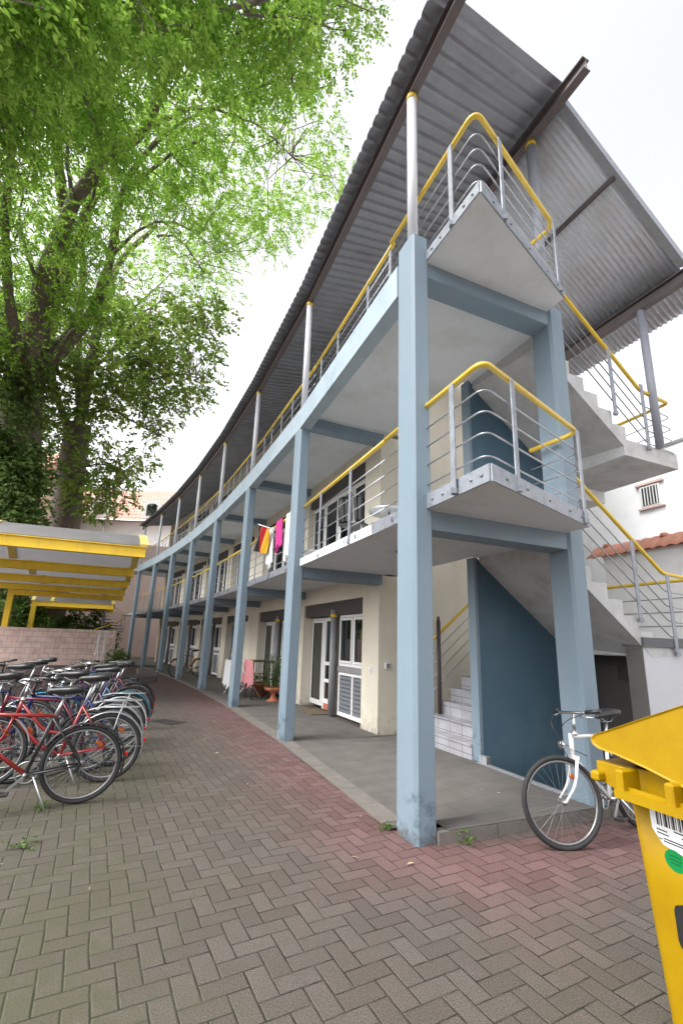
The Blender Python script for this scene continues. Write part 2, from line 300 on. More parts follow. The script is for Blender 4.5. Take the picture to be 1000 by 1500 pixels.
# ------------------------------------------------------------------ mesh builder
class MB:
    def __init__(s): s.v = []; s.f = []; s.mi = []; s.cur = 0; s.sm = []; s.smooth = False
    def add(s, vs, fs):
        b = len(s.v); s.v += [tuple(p) for p in vs]
        for f in fs: s.f.append([b+i for i in f]); s.mi.append(s.cur); s.sm.append(s.smooth)
        return s
    def box(s, fr, a0, a1, n0, n1, z0, z1):
        P = [fr.w(a, n, z) if fr else Vector((a, n, z)) for z in (z0, z1) for a, n in ((a0, n0), (a1, n0), (a1, n1), (a0, n1))]
        return s.add(P, [(0, 3, 2, 1), (4, 5, 6, 7), (0, 1, 5, 4), (1, 2, 6, 5), (2, 3, 7, 6), (3, 0, 4, 7)])
    def cube(s, x0, x1, y0, y1, z0, z1): return s.box(None, x0, x1, y0, y1, z0, z1)
    def bbox(s, c, size, rot=None, bev=0):
        """bevelled box around c"""
        sx, sy, sz = [q/2 for q in size]; P = []
        for z, k in ((-sz, 1), (-sz+bev, 0), (sz-bev, 0), (sz, 1)) if bev else ((-sz, 0), (sz, 0)):
            x, y = sx-(bev if k else 0), sy-(bev if k else 0); e = bev*.6 if bev else 0
            if bev: P += [(x-e, -y, z), (x, -y+e, z), (x, y-e, z), (x-e, y, z), (-x+e, y, z), (-x, y-e, z), (-x, -y+e, z), (-x+e, -y, z)]
            else: P += [(x, -y, z), (x, y, z), (-x, y, z), (-x, -y, z)]
        m = 8 if bev else 4; L = len(P)//m; R = rot or Matrix.Identity(3)
        P = [R@Vector(p)+Vector(c) for p in P]
        fs = [tuple(reversed(range(m))), tuple(range((L-1)*m, L*m))]
        for l in range(L-1):
            for i in range(m): fs.append((l*m+i, l*m+(i+1) % m, (l+1)*m+(i+1) % m, (l+1)*m+i))
        return s.add(P, fs)
    def loft(s, A, B):                  # two polygons with equal counts
        n = len(A)
        return s.add(list(A)+list(B), [tuple(reversed(range(n))), tuple(range(n, 2*n))]+[(i, (i+1) % n, n+(i+1) % n, n+i) for i in range(n)])
    def rings(s, R, cap=True, close=False):
        m = len(R[0]); fs = []; P = [p for r in R for p in r]; L = len(R)
        for l in range(L-1+(1 if close else 0)):
            for i in range(m): fs.append((l*m+i, l*m+(i+1) % m, ((l+1) % L)*m+(i+1) % m, ((l+1) % L)*m+i))
        if cap and not close: fs += [tuple(reversed(range(m))), tuple(range((L-1)*m, L*m))]
        return s.add(P, fs)
    def tube(s, pts, r, seg=8, close=False, cap=True):
        pts = [Vector(p) for p in pts]; n = len(pts); R = []; up = None
        for i, p in enumerate(pts):
            if close: t = pts[(i+1) % n]-pts[i-1]
            else: t = pts[min(i+1, n-1)]-pts[max(i-1, 0)]
            if t.length < 1e-9: t = Vector((0, 0, 1))
            t.normalize()
            if up is None:
                up = Vector((0, 0, 1)) if abs(t.z) < .9 else Vector((1, 0, 0))
            x = up-t*up.dot(t)
            if x.length < 1e-6: x = t.orthogonal()
            x.normalize(); y = t.cross(x); up = x
            rr = r[i] if isinstance(r, (list, tuple)) else r
            R.append([p+x*math.cos(2*PI*k/seg)*rr+y*math.sin(2*PI*k/seg)*rr for k in range(seg)])
        sm = s.smooth; s.smooth = True; s.rings(R, cap, close); s.smooth = sm
        return s
    def bar(s, p, q, w, h, up=(0, 0, 1)):    # rectangular bar
        p, q = Vector(p), Vector(q); t = (q-p).normalized(); u = Vector(up); u = (u-t*u.dot(t))
        if u.length < 1e-6: u = t.orthogonal()
        u.normalize(); x = t.cross(u)
        c = [x*w/2+u*h/2, -x*w/2+u*h/2, -x*w/2-u*h/2, x*w/2-u*h/2]
        return s.rings([[p+k for k in c], [q+k for k in c]])
    def ibeam(s, p, q, w, h, tf=.018, tw=.012):
        p, q = Vector(p), Vector(q)
        s.bar(p+Vector((0, 0, h/2-tf/2)), q+Vector((0, 0, h/2-tf/2)), w, tf); s.bar(p-Vector((0, 0, h/2-tf/2)), q-Vector((0, 0, h/2-tf/2)), w, tf)
        s.bar(p, q, tw, h-2*tf-.002)
        return s
    def lathe(s, c, prof, seg=20, axis=None):
        c = Vector(c); R = []
        ax = Vector(axis).normalized() if axis else Vector((0, 0, 1)); x = ax.orthogonal().normalized(); y = ax.cross(x)
        for r, z in prof: R.append([c+ax*z+x*math.cos(2*PI*k/seg)*r+y*math.sin(2*PI*k/seg)*r for k in range(seg)])
        sm = s.smooth; s.smooth = True; s.rings(R); s.smooth = sm
        return s
    def build(s, name, m, parent=None, world=True, auto=True):
        me = bpy.data.meshes.new(name); off = Vector((0, 0, 0))
        if parent is not None and world:
            p = parent
            while p is not None: off += p.location; p = p.parent
        me.from_pydata([(v[0]-off.x, v[1]-off.y, v[2]-off.z) for v in s.v], [], s.f)
        ms = m if isinstance(m, (list, tuple)) else [m]
        for k in ms: me.materials.append(k)
        me.polygons.foreach_set('material_index', s.mi); me.polygons.foreach_set('use_smooth', s.sm)
        bm = bmesh.new(); bm.from_mesh(me); bmesh.ops.recalc_face_normals(bm, faces=bm.faces); bm.to_mesh(me); bm.free()
        me.update()
        o = bpy.data.objects.new(name, me); COL.objects.link(o)
        if parent is not None: o.parent = parent
        return o

def tag(o, label=None, cat=None, group=None, kind=None):
    if label: o['label'] = label
    if cat: o['category'] = cat
    if group: o['group'] = group
    if kind: o['kind'] = kind
    return o
def thing(name, loc, label, cat, group=None, rot=None):
    o = bpy.data.objects.new(name, None); COL.objects.link(o); o.location = loc; o.empty_display_size = .2
    if rot: o.rotation_euler = rot
    return tag(o, label, cat, group)
def copy_tree(o, parent=None):
    c = o.copy(); COL.objects.link(c); c.parent = parent
    for ch in [x for x in bpy.data.objects if x.parent == o]: copy_tree(ch, c)
    return c
def fillet(pts, r, n=6):
    pts = [Vector(p) for p in pts]; out = [pts[0]]
    for i in range(1, len(pts)-1):
        a = pts[i-1]-pts[i]; b = pts[i+1]-pts[i]; k = min(r, a.length*.45, b.length*.45)
        p, q = pts[i]+a.normalized()*k, pts[i]+b.normalized()*k
        for j in range(n+1):
            t = j/n; out.append(p*(1-t)**2+pts[i]*2*t*(1-t)+q*t*t)
    return out+[pts[-1]]
def ss(a, b, x):
    t = min(1, max(0, (x-a)/(b-a))); return t*t*(3-2*t)

# ------------------------------------------------------------------ ground
def build_ground():
    A = np.arange(-5.25, 38.01, .25); N = np.arange(-20, 9.01, .25)
    na, nn = len(A), len(N)
    poly = [offpt(i, -.22) for i in range(8)]
    def facdist(x, y):                   # signed distance in front of the facade line / gable
        best = 1e9
        for i in range(7):
            p, q = poly[i], poly[i+1]; d = Vector((q.x-p.x, q.y-p.y)); t = max(0, min(1, ((x-p.x)*d.x+(y-p.y)*d.y)/d.length_squared))
            best = min(best, math.hypot(x-p.x-d.x*t, y-p.y-d.y*t))
        return best
    V = []; red = []; mos = []
    for a in A:
        for n in N:
            p = S.w(a, n, 0); V.append(tuple(p))
            if a < 0:
                ex = max(0., -n-.2) if n < -.2 else 0.
                dg = math.hypot(a, ex)
                r = 1-ss(.4, 1.5, dg) if n > -.3 else 1-ss(.15, 1.2, dg)
            else:
                dg = facdist(p.x, p.y); r = 1-ss(.1, 1.25+a*.04, dg)
            if a > 7: r = max(r, .38*ss(7, 13, a))
            red.append(r)
            m = ss(-1.2, -3.0, n)*(1-ss(4, 8, a))*(1-r)+ .5*ss(-.9, -2.2, a)*(1-r)*ss(2.2, -.5, n)*.8
            mos.append(min(1, m*1.0+.07*(1-r)))
    Fc = []
    for i in range(na-1):
        for j in range(nn-1):
            a, n = A[i]+.125, N[j]+.125
            if .5 < a < 1.75 and 2.0 < n < 4.5: continue      # stair well to the cellar
            Fc.append((i*nn+j, (i+1)*nn+j, (i+1)*nn+j+1, i*nn+j+1))
    b = len(V); R = 500
    a0, a1, n0, n1 = A[0], A[-1], N[0], N[-1]
    for a, n in ((a0, n0), (a1, n0), (a1, n1), (a0, n1)): V.append(tuple(S.w(a, n))); red.append(.3); mos.append(.1)
    for a, n in ((-R, -R), (R, -R), (R, R), (-R, R)): V.append(tuple(S.w(a, n))); red.append(.3); mos.append(.1)
    for k in range(4): Fc.append((b+k, b+4+k, b+4+(k+1) % 4, b+(k+1) % 4))
    me = bpy.data.meshes.new('ground'); me.from_pydata(V, [], Fc); me.materials.append(M['pave'])
    for nm, dat in (('redness', red), ('mossiness', mos)):
        at_ = me.attributes.new(nm, 'FLOAT', 'POINT'); at_.data.foreach_set('value', dat)
    me.update(); o = bpy.data.objects.new('ground', me); COL.objects.link(o); tag(o, kind='structure')
build_ground()
def porch_z(a, n):
    return .012+.088*max(1-ss(.18, .4, a), ss(.1, 1.4, n)*(1-ss(2.6, 4.1, a)))
def build_porch():
    mb = MB(); mb.cur = 0
    As = [-.03, .1, .2, .35, .5, .7, .9, 1.1, 1.3, 1.7, 2.2, 2.8, 3.4, 4.05]
    Ns = [-.22, -.1, .1, .4, .7, 1., 1.4, 1.85]
    def pt(a, n):
        return S.w(a, n, porch_z(a, n)) if a < 4 else BF[0][0].w(BF[0][1], n, porch_z(4.1, n))
    V = [pt(a, n) for a in As for n in Ns]; m = len(Ns)
    mb.add(V, [(i*m+j, (i+1)*m+j, (i+1)*m+j+1, i*m+j+1) for i in range(len(As)-1) for j in range(m-1) if not (As[i] < .3 and Ns[j] < -.05)])
    # part behind the back column, along the gable
    mb.add([S.w(-.03, 1.85, .1), S.w(.46, 1.85, .1), S.w(.46, 3.42, .1), S.w(-.03, 3.42, .1)], [(0, 1, 2, 3)])
    mb.add([S.w(1.75, 1.85, porch_z(1.75, 1.85)), S.w(4.1, 1.85, .012), S.w(4.1, 2.4, .012), S.w(1.75, 2.4, .1)], [(0, 1, 2, 3)])
    mb.cur = 1                           # kerb face
    ks = [0., .62, 1.35, 2.05, 2.75, 3.42]
    for k in range(5):
        mb.box(S, -.034, .06, ks[k]+.004, ks[k+1]-.004, -.05, .094)
    mb.cur = 0
    for i in range(1, 7):
        P = [offpt(i, -.22, .012), offpt(i+1, -.22, .012), offpt(i+1, 1.6, .012), offpt(i, 1.6, .012)]
        mb.add(P, [(0, 1, 2, 3)])
    mb.add([offpt(7, -.22, .012), offpt(7, -.22, .012, 4), offpt(7, 3, .012, 4), offpt(7, 3, .012)], [(0, 1, 2, 3)])
    o = mb.build('porch_pavement', [M['porch'], M['kerb']]); tag(o, kind='structure')
    mb = MB()                             # pale edging slabs along the facade
    for i in range(7):
        for k in range(8):
            fr, L = BF[i]; a0 = L*k/8+.004; a1 = L*(k+1)/8-.004
            if i == 0 and a0 < .3: continue
            mb.box(fr, a0, a1, -.23, -.02, -.03, .017+(porch_z(a0, -.2)-.012 if i == 0 else 0))
    tag(mb.build('kerb_strip', M['kerb']), kind='structure')
build_porch()

# ------------------------------------------------------------------ gallery building
bld = thing('gallery_building', S.w(0, 0, 0), 'long curved three storey apartment block with pale blue columns, open galleries and corrugated roof', 'building')
def colprism(fr, a0, a1, n0, n1, z0, z1, ch=.03):
    pts = [(a0+ch, n0), (a1-ch, n0), (a1, n0+ch), (a1, n1-.01), (a1-.01, n1), (a0+.01, n1), (a0, n1-.01), (a0, n0+ch)]
    return [fr.w(a, n, z0) for a, n in pts], [fr.w(a, n, z1) for a, n in pts]
zc = 5.55
for i in range(8):
    mb = MB(); fr = CF[i]
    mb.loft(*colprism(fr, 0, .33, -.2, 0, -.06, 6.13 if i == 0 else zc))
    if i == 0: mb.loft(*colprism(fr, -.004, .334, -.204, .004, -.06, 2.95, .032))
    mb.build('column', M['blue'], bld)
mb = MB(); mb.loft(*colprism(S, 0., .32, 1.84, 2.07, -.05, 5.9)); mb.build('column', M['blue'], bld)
# fascia
mb = MB(); R = []
mb2 = MB()
for i in range(8):
    a = .336 if i == 0 else 0
    R.append([offpt(i, -.2, 5.545, a), offpt(i, .0, 5.545, a), offpt(i, .0, 5.97, a), offpt(i, -.2, 5.97, a)])
R.append([offpt(7, -.2, 5.545, .5), offpt(7, .0, 5.545, .5), offpt(7, .0, 5.97, .5), offpt(7, -.2, 5.97, .5)])
mb.rings(R); mb.build('fascia_beam', M['fascia'], bld)
# slabs, cross beams
WN = 1.6
for nm, z0, z1, nn in (('gallery_slab', 2.89, 3.02, -.03), ('gallery_slab', 5.83, 5.94, .004)):
    mb = MB(); R = []
    for i in range(8):
        R.append([offpt(i, nn, z0), offpt(i, WN+.1, z0), offpt(i, WN+.1, z1), offpt(i, nn, z1)])
    R.append([offpt(7, nn, z0, 4), offpt(7, 3, z0, 4), offpt(7, 3, z1, 4), offpt(7, nn, z1, 4)])
    R = R[1:]; R[0] = [BF[0][0].w(BF[0][1], n, z) for n, z in ((nn, z0), (WN+.1, z0), (WN+.1, z1), (nn, z1))]
    mb.rings(R)
    # stair bay with the pointed landing
    if z0 < 3: tri = [(-.05, -.045), (-.90, -.045), (-.27, 1.83)]
    else: tri = [(-.05, .0), (-.89, .0), (-.24, 1.83)]
    poly = [(4.02, nn), (.05, nn)]+tri+[(.38, 1.83), (.38, 2.06), (1.75, 2.06), (1.75, 1.9), (4.02, 1.9)]
    mb.loft([S.w(a, n, z0) for a, n in poly], [S.w(a, n, z1) for a, n in poly])
    o = mb.build(nm, M['soffit'], bld)
    # steel edge plates
    e = MB(); pl = [S.w(.0, tri[0][1]), S.w(*tri[1]), S.w(*tri[2])]
    for p, q in zip(pl[:-1], pl[1:]):
        t = (q-p).normalized(); nrm = Vector((t.y, -t.x, 0)); nrm *= 1 if (p+q).dot(nrm) else 1
        c = (p+q)/2; ctr = S.w(0, .8); nrm = nrm if nrm.dot(c-ctr) > 0 else -nrm
        e.bar(p+nrm*.008+Vector((0, 0, (z0+z1)/2+.012)), q+nrm*.008+Vector((0, 0, (z0+z1)/2+.012)), .012, z1-z0+.02)
        for k in (.12, .3, .52, .75, .9):
            b_ = p+(q-p)*k+nrm*.018+Vector((0, 0, (z0+z1)/2+.01)); e.lathe(b_-nrm*.004, [(.001, .012), (.013, .012), (.013, 0)], 6, nrm)
    if z0 < 3:
        for i in range(7):
            fr, L = BF[i]
            e.box(fr, .36, L-.02, -.044, -.032, 2.895, 3.03)
            for k in (.7, 1.7, 2.05, 3.1, 3.4): e.bbox(fr.w(k, -.05, 2.96), (.03, .03, .05))
    e.build('edge_plate', M['galv'], o)
for i in range(8):
    fr = CF[i]
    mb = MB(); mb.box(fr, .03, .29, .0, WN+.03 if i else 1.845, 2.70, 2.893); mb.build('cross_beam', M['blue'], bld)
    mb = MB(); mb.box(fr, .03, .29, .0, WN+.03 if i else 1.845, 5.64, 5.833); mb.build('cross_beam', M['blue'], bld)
# roof posts, beams
zr = 8.47
pts = [S.w(-1.25, -.1, zr+.1)]+[offpt(i, -.1, zr+.1, .15) for i in range(8)]+[offpt(7, -.1, zr+.1, 1.)]
for i in range(8):
    p = offpt(i, -.1, 5.97 if i else 6.13, .15); mb = MB(); mb.tube([p, (p.x, p.y, zr-.0)], .062, 12)
    o = mb.build('roof_post', M['pipe'], bld)
    mb = MB(); mb.tube([(p.x, p.y, zr-.075), (p.x, p.y, zr-.002)], .068, 12); mb.build('post_cap', M['yellow'], o)
mb = MB()
for p, q in zip(pts[:-1], pts[1:]): mb.ibeam(p, q, .11, .2)
mb.build('roof_beam', M['brownsteel'], bld)
z2 = 8.88
mb = MB(); mb.ibeam(S.w(-.83, 1.92, z2+.1), S.w(4.3, 1.92, z2+.1), .12, .2); mb.build('roof_beam', M['brownsteel'], bld)
p = S.w(.15, 1.95, 5.9); mb = MB(); mb.tube([p, (p.x, p.y, z2)], .07, 12); o = mb.build('roof_post', M['pipegrey'], bld)
mb = MB(); mb.tube([(p.x, p.y, z2-.08), (p.x, p.y, z2-.003)], .077, 12); mb.build('post_cap', M['yellow'], o)
z3 = 6.95
mb = MB(); mb.ibeam(S.w(-.47, 4.3, z3+.1), S.w(4.05, 4.3, z3+.1), .12, .2); mb.build('roof_beam', M['brownsteel'], bld)
p = S.w(.33, 4.3, 4.58); mb = MB(); mb.tube([p, (p.x, p.y, z3)], .058, 12); mb.build('roof_post', M['pipegrey'], bld)
mb = MB(); mb.bar(S.w(-.36, 2.95, 8.195), S.w(4.05, 2.95, 8.195), .05, .06); mb.build('purlin', M['brownsteel'], bld)
# corrugated gallery roof
def roof_main():
    mb = MB(); LN = []
    # chain of (bay, a) samples every profile point
    prof = [(0, .0), (.11, .0), (.128, -.05), (.162, -.05)]; pitch = .18
    tot = -.78; samples = []
    lens = [BF[i][1] for i in range(7)]; cum = [0]
    for l in lens: cum.append(cum[-1]+l)
    end = cum[7]+.95; a = -.78
    while a < end:
        for da, dz in prof: samples.append((a+da, dz))
        a += pitch
    ns = (-.36, .8, 1.98)
    for a, dz in samples:
        i = 0
        while i < 6 and a > cum[i+1]: i += 1
        row = []
        for n in ns:
            t = (a-cum[i])/lens[i]
            sk = (n+.36)/2.34*.3*(1-ss(-.8, 3.5, a))
            if t < 0: p = S.w(a+sk, n)
            elif t > 1: p = offpt(7, n, 0, a-cum[7])
            else:
                p = offpt(i, n)*(1-t)+offpt(i+1, n)*t
                if sk > 0: p = p+Vector((S.d.x, S.d.y, 0))*sk
            z = 8.715+.185*(n+.36)+dz
            row.append(Vector((p.x, p.y, z)))
        LN.append(row)
    m = 3
    V = [p for r in LN for p in r]+[p+Vector((0, 0, .006)) for r in LN for p in r]; k = len(LN)*m; fs = []
    for i in range(len(LN)-1):
        for j in range(m-1):
            q = (i*m+j, (i+1)*m+j, (i+1)*m+j+1, i*m+j+1); fs += [q, tuple(x+k for x in reversed(q))]
        fs += [(i*m, i*m+k, (i+1)*m+k, (i+1)*m), (i*m+2, (i+1)*m+2, (i+1)*m+2+k, i*m+2+k)]
    fs += [(0, 1, 1+k, k), (1, 2, 2+k, 1+k)]
    mb.add(V, fs); mb.build('gallery_roof', M['roofdark'], bld)
roof_main()
def roof_stair():
    mb = MB(); LN = []; a = -.31; pitch = .082
    k = 0
    while a < 4.1:
        ph = (k % 6)/6*2*PI; LN.append([S.w(a, n, 8.98-(n-2.0)*(8.98-7.20)/(4.3-2.0)+.016*math.sin(ph)) for n in (2.0, 3., 4.78)])
        a += pitch/6; k += 1
    m = 3; V = [p for r in LN for p in r]+[p+Vector((0, 0, .005)) for r in LN for p in r]; k = len(LN)*m; fs = []
    for i in range(len(LN)-1):
        for j in range(m-1):
            q = (i*m+j, (i+1)*m+j, (i+1)*m+j+1, i*m+j+1); fs += [q, tuple(x+k for x in reversed(q))]
        fs += [(i*m, i*m+k, (i+1)*m+k, (i+1)*m), (i*m+2, (i+1)*m+2, (i+1)*m+2+k, i*m+2+k)]
    mb.smooth = True; mb.add(V, fs); o = mb.build('stair_roof', M['rooflight'], bld)
    f = lambda n: 8.98-(n-2.0)*(8.98-7.20)/(4.3-2.0)
    mb = MB(); mb.loft([S.w(a, 2.0, f(2.0)+z) for a, z in ((-.43, -.09), (-.30, -.03), (-.30, .06), (-.43, .06))], [S.w(a, 4.25, f(4.25)+z) for a, z in ((-.43, -.09), (-.30, -.03), (-.30, .06), (-.43, .06))])
    mb.build('verge_flashing', M['roofdark'], o)
roof_stair()
# ------------------------------------------------------------------ stairs
def flight(name, a0, a1, n_start, dirn, z0, nst, rise, tread, throat, m, tilt=0., endext=.12):
    """steps rising from z0 at n_start in direction dirn along n"""
    top = [(n_start, z0)]
    n, z = n_start, z0
    for k in range(nst):
        z += rise; top.append((n, z))
        if k < nst-1: n += dirn*tread; top.append((n, z))
    top.append((n+dirn*endext, z))
    sl = rise/tread
    e = n+dirn*endext
    def sof(q): return z0+(q-n_start)*dirn*sl+rise-throat
    bot = [(e, min(z-.13, sof(e))), (n_start, sof(n_start))] if True else None
    if sof(n_start) < z0-.12:
        q = n_start+dirn*((z0-.12-z0-rise+throat)/sl); bot = [(e, min(z-.13, sof(e))), (q, z0-.12), (n_start, z0-.12)]
    pA = [S.w(a0, q, w) for q, w in top+bot]
    pB = [S.w(a1, q, w) for q, w in top]+[S.w(a1, q, w+(tilt if i < len(bot)-(1 if len(bot) == 3 else 0) else 0)) for i, (q, w) in enumerate(bot)]
    mb = MB(); mb.loft(pA, pB); o = mb.build(name, m, bld)
    return o, top, sof
fl2, top2, sof2 = flight('stair_flight', .38, 1.75, 3.67, -1, 1.66, 7, .1943, .26, .36, M['concrete'], .1, .08)
fl4, top4, sof4 = flight('stair_flight', .38, 1.75, 3.63, -1, 4.58, 7, .1943, .26, .36, M['concrete'], .12, .04)
fl1, top1, _ = flight('stair_flight', 1.9, 3.3, 1.9, 1, .06, 8, .2, .235, 1.9, M['tiles'], 0, .1)
fl3, top3, _ = flight('stair_flight', 1.9, 3.3, 1.9, 1, 3.02, 8, .195, .235, .30, M['concrete'], 0, .1)
for o, top in ((fl2, top2), (fl4, top4)):           # dark steel nosing along the lower edge of the open side
    pass
mb = MB()                                            # tile treads of the ground flight
nn_ = 1.9; z = .06
for k in range(8):
    z += .2; mb.box(S, 1.905, 3.305, nn_-.018, nn_+.233, z+.001, z+.028); nn_ += .235
mb.build('tread', M['tiles'], fl1)
for zz, a0, a1, n0, n1, th in ((1.66, .38, 3.3, 3.6, 4.7, .11), (4.58, .38, 3.3, 3.56, 4.765, .25)):
    mb = MB(); mb.box(S, a0+.002, a1, n0, n1, zz-th, zz+(.001)); o = mb.build('half_landing', M['concrete'], bld)
mb = MB(); mb.box(S, 1.63, 3.3, 3.8, 4.76, 4.12, 4.33); mb.build('landing_beam', M['soffit'], bld)
def bluewall(z0, z1, sof, zl, off):
    mb = MB(); prof = [(1.98, z0), (1.98, z1)]
    n = 1.98
    for n in (2.2, 2.6, 3.0, 3.5, 3.62): prof.append((n, min(z1, sof(n)+off)))
    prof.append((3.62, z0))
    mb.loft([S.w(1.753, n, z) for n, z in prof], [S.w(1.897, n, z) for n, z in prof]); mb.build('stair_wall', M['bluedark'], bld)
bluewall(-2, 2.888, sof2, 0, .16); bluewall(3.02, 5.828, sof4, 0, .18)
mb = MB()
for z0, z1 in ((.1, 2.886), (3.021, 5.826)): mb.box(S, 1.745, 1.905, 1.925, 1.978, z0, z1)
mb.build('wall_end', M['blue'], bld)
mb = MB(); mb.box(S, 1.60, 1.75, 1.90, 1.97, .1, .19); mb.build('tile_skirting', M['tilesflat'], bld)
mb = MB(); mb.box(S, .34, 1.75, 1.852, 1.955, -2, .104); mb.build('tile_strip', M['tilesflat'], bld)
# cellar well
mb = MB(); mb.box(S, .40, 3.3, 4.5, 4.68, -2, 1.54); mb.box(S, .41, 1.75, 1.96, 4.5, -2.1, -2.)
mb.box(S, 1.9, 3.3, 3.9, 4.1, -.1, 1.54)
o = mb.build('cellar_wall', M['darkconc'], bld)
mb = MB(); mb.box(S, .95, 1.30, 4.44, 4.497, -2, 1.0); mb.build('cellar_door', M['dark'], bld)
mb = MB(); mb.box(S, .7, 1.4, 4.30, 4.497, 1.18, 1.4); mb.build('cellar_lintel', M['dark'], bld)
# ------------------------------------------------------------------ railings
def railing(pts, posts, heights, hh, close_r=.1, name='railing', post_down=.12, hr=.027, parent=None):
    """pts: path at floor level (z = floor), bars at heights, handrail at hh"""
    mb = MB()
    for h in heights: mb.tube(fillet([Vector(p)+Vector((0, 0, h)) for p in pts], close_r), .0085, 6)
    o = mb.build(name, M['bar'], parent or bld)
    mb = MB(); mb.tube(fillet([Vector(p)+Vector((0, 0, hh)) for p in pts], close_r, 8), hr, 10); mb.build('handrail', M['yellow'], o)
    for p, t in posts:
        mb = MB(); p = Vector(p); t = Vector(t).normalized(); t.z = 0
        mb.bar(p+Vector((0, 0, -post_down)), p+Vector((0, 0, hh-.02)), .012, .065, up=t)
        mb.bbox(p+Vector((0, 0, -post_down+.03)), (.05, .05, .05))
        mb.build('post', M['galv'], o)
    return o
HB = (.12, .33, .53, .73)
D3 = Vector((S.d.x, S.d.y, 0)); N3 = Vector((S.n.x, S.n.y, 0))
for z, n0, tip, en in ((3.02, -.03, (-.90, -.045), (-.27, 1.80)), (5.96, .03, (-.89, .02), (-.22, 1.80))):
    P = [S.w(.9, n0, z), S.w(tip[0]+.03, tip[1], z), S.w(en[0], en[1], z)]
    e1 = (P[2]-P[1]).normalized()
    pr = [(S.w(-.47, tip[1]-.035, z), D3), (P[1]+e1*.42+Vector((e1.y, -e1.x, 0))*.035, e1), (P[2]-e1*.1+Vector((e1.y, -e1.x, 0))*.035, e1)]
    railing(P+[S.w(.35, 1.72, z)], pr, HB, .98, .14)
for i in range(0, 7):
    fr, L = BF[i]; a0 = .9 if i == 0 else .36
    pp = [(fr.w(a, -.058, 3.02), fr.d.to_3d()) for a in ((1.9, 3.1) if i == 0 else (.75, 2.05, 3.2))]
    railing([fr.w(a0, -.03, 3.02), fr.w(L+.02, -.03, 3.02)], pp, HB, .98)
    pp = [(fr.w(a, .06, 5.97), fr.d.to_3d()) for a in ((1.0, 1.7, 2.9, 3.75) if i == 0 else (.6, 1.4, 2.2, 3.0, 3.7))]
    railing([fr.w(.9 if i == 0 else .0, .06, 5.97), fr.w(L, .06, 5.97)], pp, (.2, .4, .6, .8), .98, post_down=0)
for pts in ([(2.0, 4.13), (2.549, 3.733), (4.0, 2.66), (4.62, 2.63)], [(2.05, 7.04), (2.558, 6.662), (4.05, 5.47), (4.70, 5.42)]):
    z = 0 if pts[0][1] < 5 else 2.92
    P = [S.w(.36, n, w-.98) for n, w in pts]
    P2 = P+[S.w(3.2, pts[-1][0], pts[-1][1]-.98)]
    po = [(S.w(.335, 3.40, 2.09+z), N3), (S.w(.335, 4.05, 1.68+z), N3)]
    railing(P2, po, HB, .98, .07)
    P = [S.w(1.66, n, w-1.0-.05) for n, w in ((2.2, 3.9+z), (3.6, 2.9+z), (4.3, 2.75+z))]
    railing(P, [], (), .98, .05)
# dark newel and rail beside the tiled flight
P = [S.w(3.32, 2.1, .52), S.w(3.32, 3.6, 1.75)]
o = railing(P, [], (.2, .42, .62, .82), 1.05)
mb = MB(); q = S.w(3.2, 2.30, .3); mb.tube([q, q+Vector((0, 0, 1.72))], .036, 10); mb.tube([q+Vector((0, 0, 1.72)), q+Vector((0, 0, 1.80))], [.03, .02], 10); mb.build('newel_post', M['dark'], o)
# ------------------------------------------------------------------ facade walls
WL = []
for i in range(1, 7):
    p = offpt(i, WN, 0, .1); q = offpt(i+1, WN, 0, .1); v = q-p
    WL.append((Fr((p.x, p.y), math.degrees(math.atan2(-v.x, v.y))), v.length))
def windowset(fr, a0, a1, z0, z1, ncol, n0, rows=None, louv=False):
    """white frame with ncol lights"""
    mb = MB(); pn = MB(); w = .06; lv = MB()
    mb.box(fr, a0, a1, n0, n0+.06, z1-w, z1); mb.box(fr, a0, a1, n0, n0+.06, z0, z0+w)
    xs = [a0+(a1-a0)*k/ncol for k in range(ncol+1)]
    for k, x in enumerate(xs):
        xx = min(max(x-w/2, a0), a1-w); mb.box(fr, xx, xx+w, n0+.002, n0+.058, z0+w, z1-w)
    for k in range(ncol):
        l, r = xs[k]+w*.5, xs[k+1]-w*.5
        mb.box(fr, l+.01, l+.06, n0-.012, n0+.0, z0+w+.01, z1-w-.01); mb.box(fr, r-.06, r-.01, n0-.012, n0+.0, z0+w+.01, z1-w-.01)
        mb.box(fr, l+.06, r-.06, n0-.012, n0+.0, z0+w+.01, z0+w+.06); mb.box(fr, l+.06, r-.06, n0-.012, n0+.0, z1-w-.06, z1-w-.01)
        pn.box(fr, l+.0, r-.0, n0+.02, n0+.03, z0+w, z1-w)
    o = mb.build('window', M['white'], bld); pn.build('pane', M['glass'], o)
    cur = random.Random(int(a0*100+z0*37+fr.o.x*11))
    for k in range(ncol):
        if cur.random() < .55:
            l, r_ = xs[k]+.04, xs[k+1]-.04; zb = z0+.05 if cur.random() < .6 else z0+(z1-z0)*.45
            if cur.random() < .5: r_ = l+(r_-l)*.55
            c = MB(); c.smooth = True; J = 24; V = [fr.w(l+(r_-l)*j/J, n0+.16+.018*math.sin(j*1.7), z) for z in (zb, z1-.05) for j in range(J+1)]
            c.add(V, [(j, j+1, J+2+j, J+1+j) for j in range(J)]); c.build('curtain', M['curtain'], o)
    return o
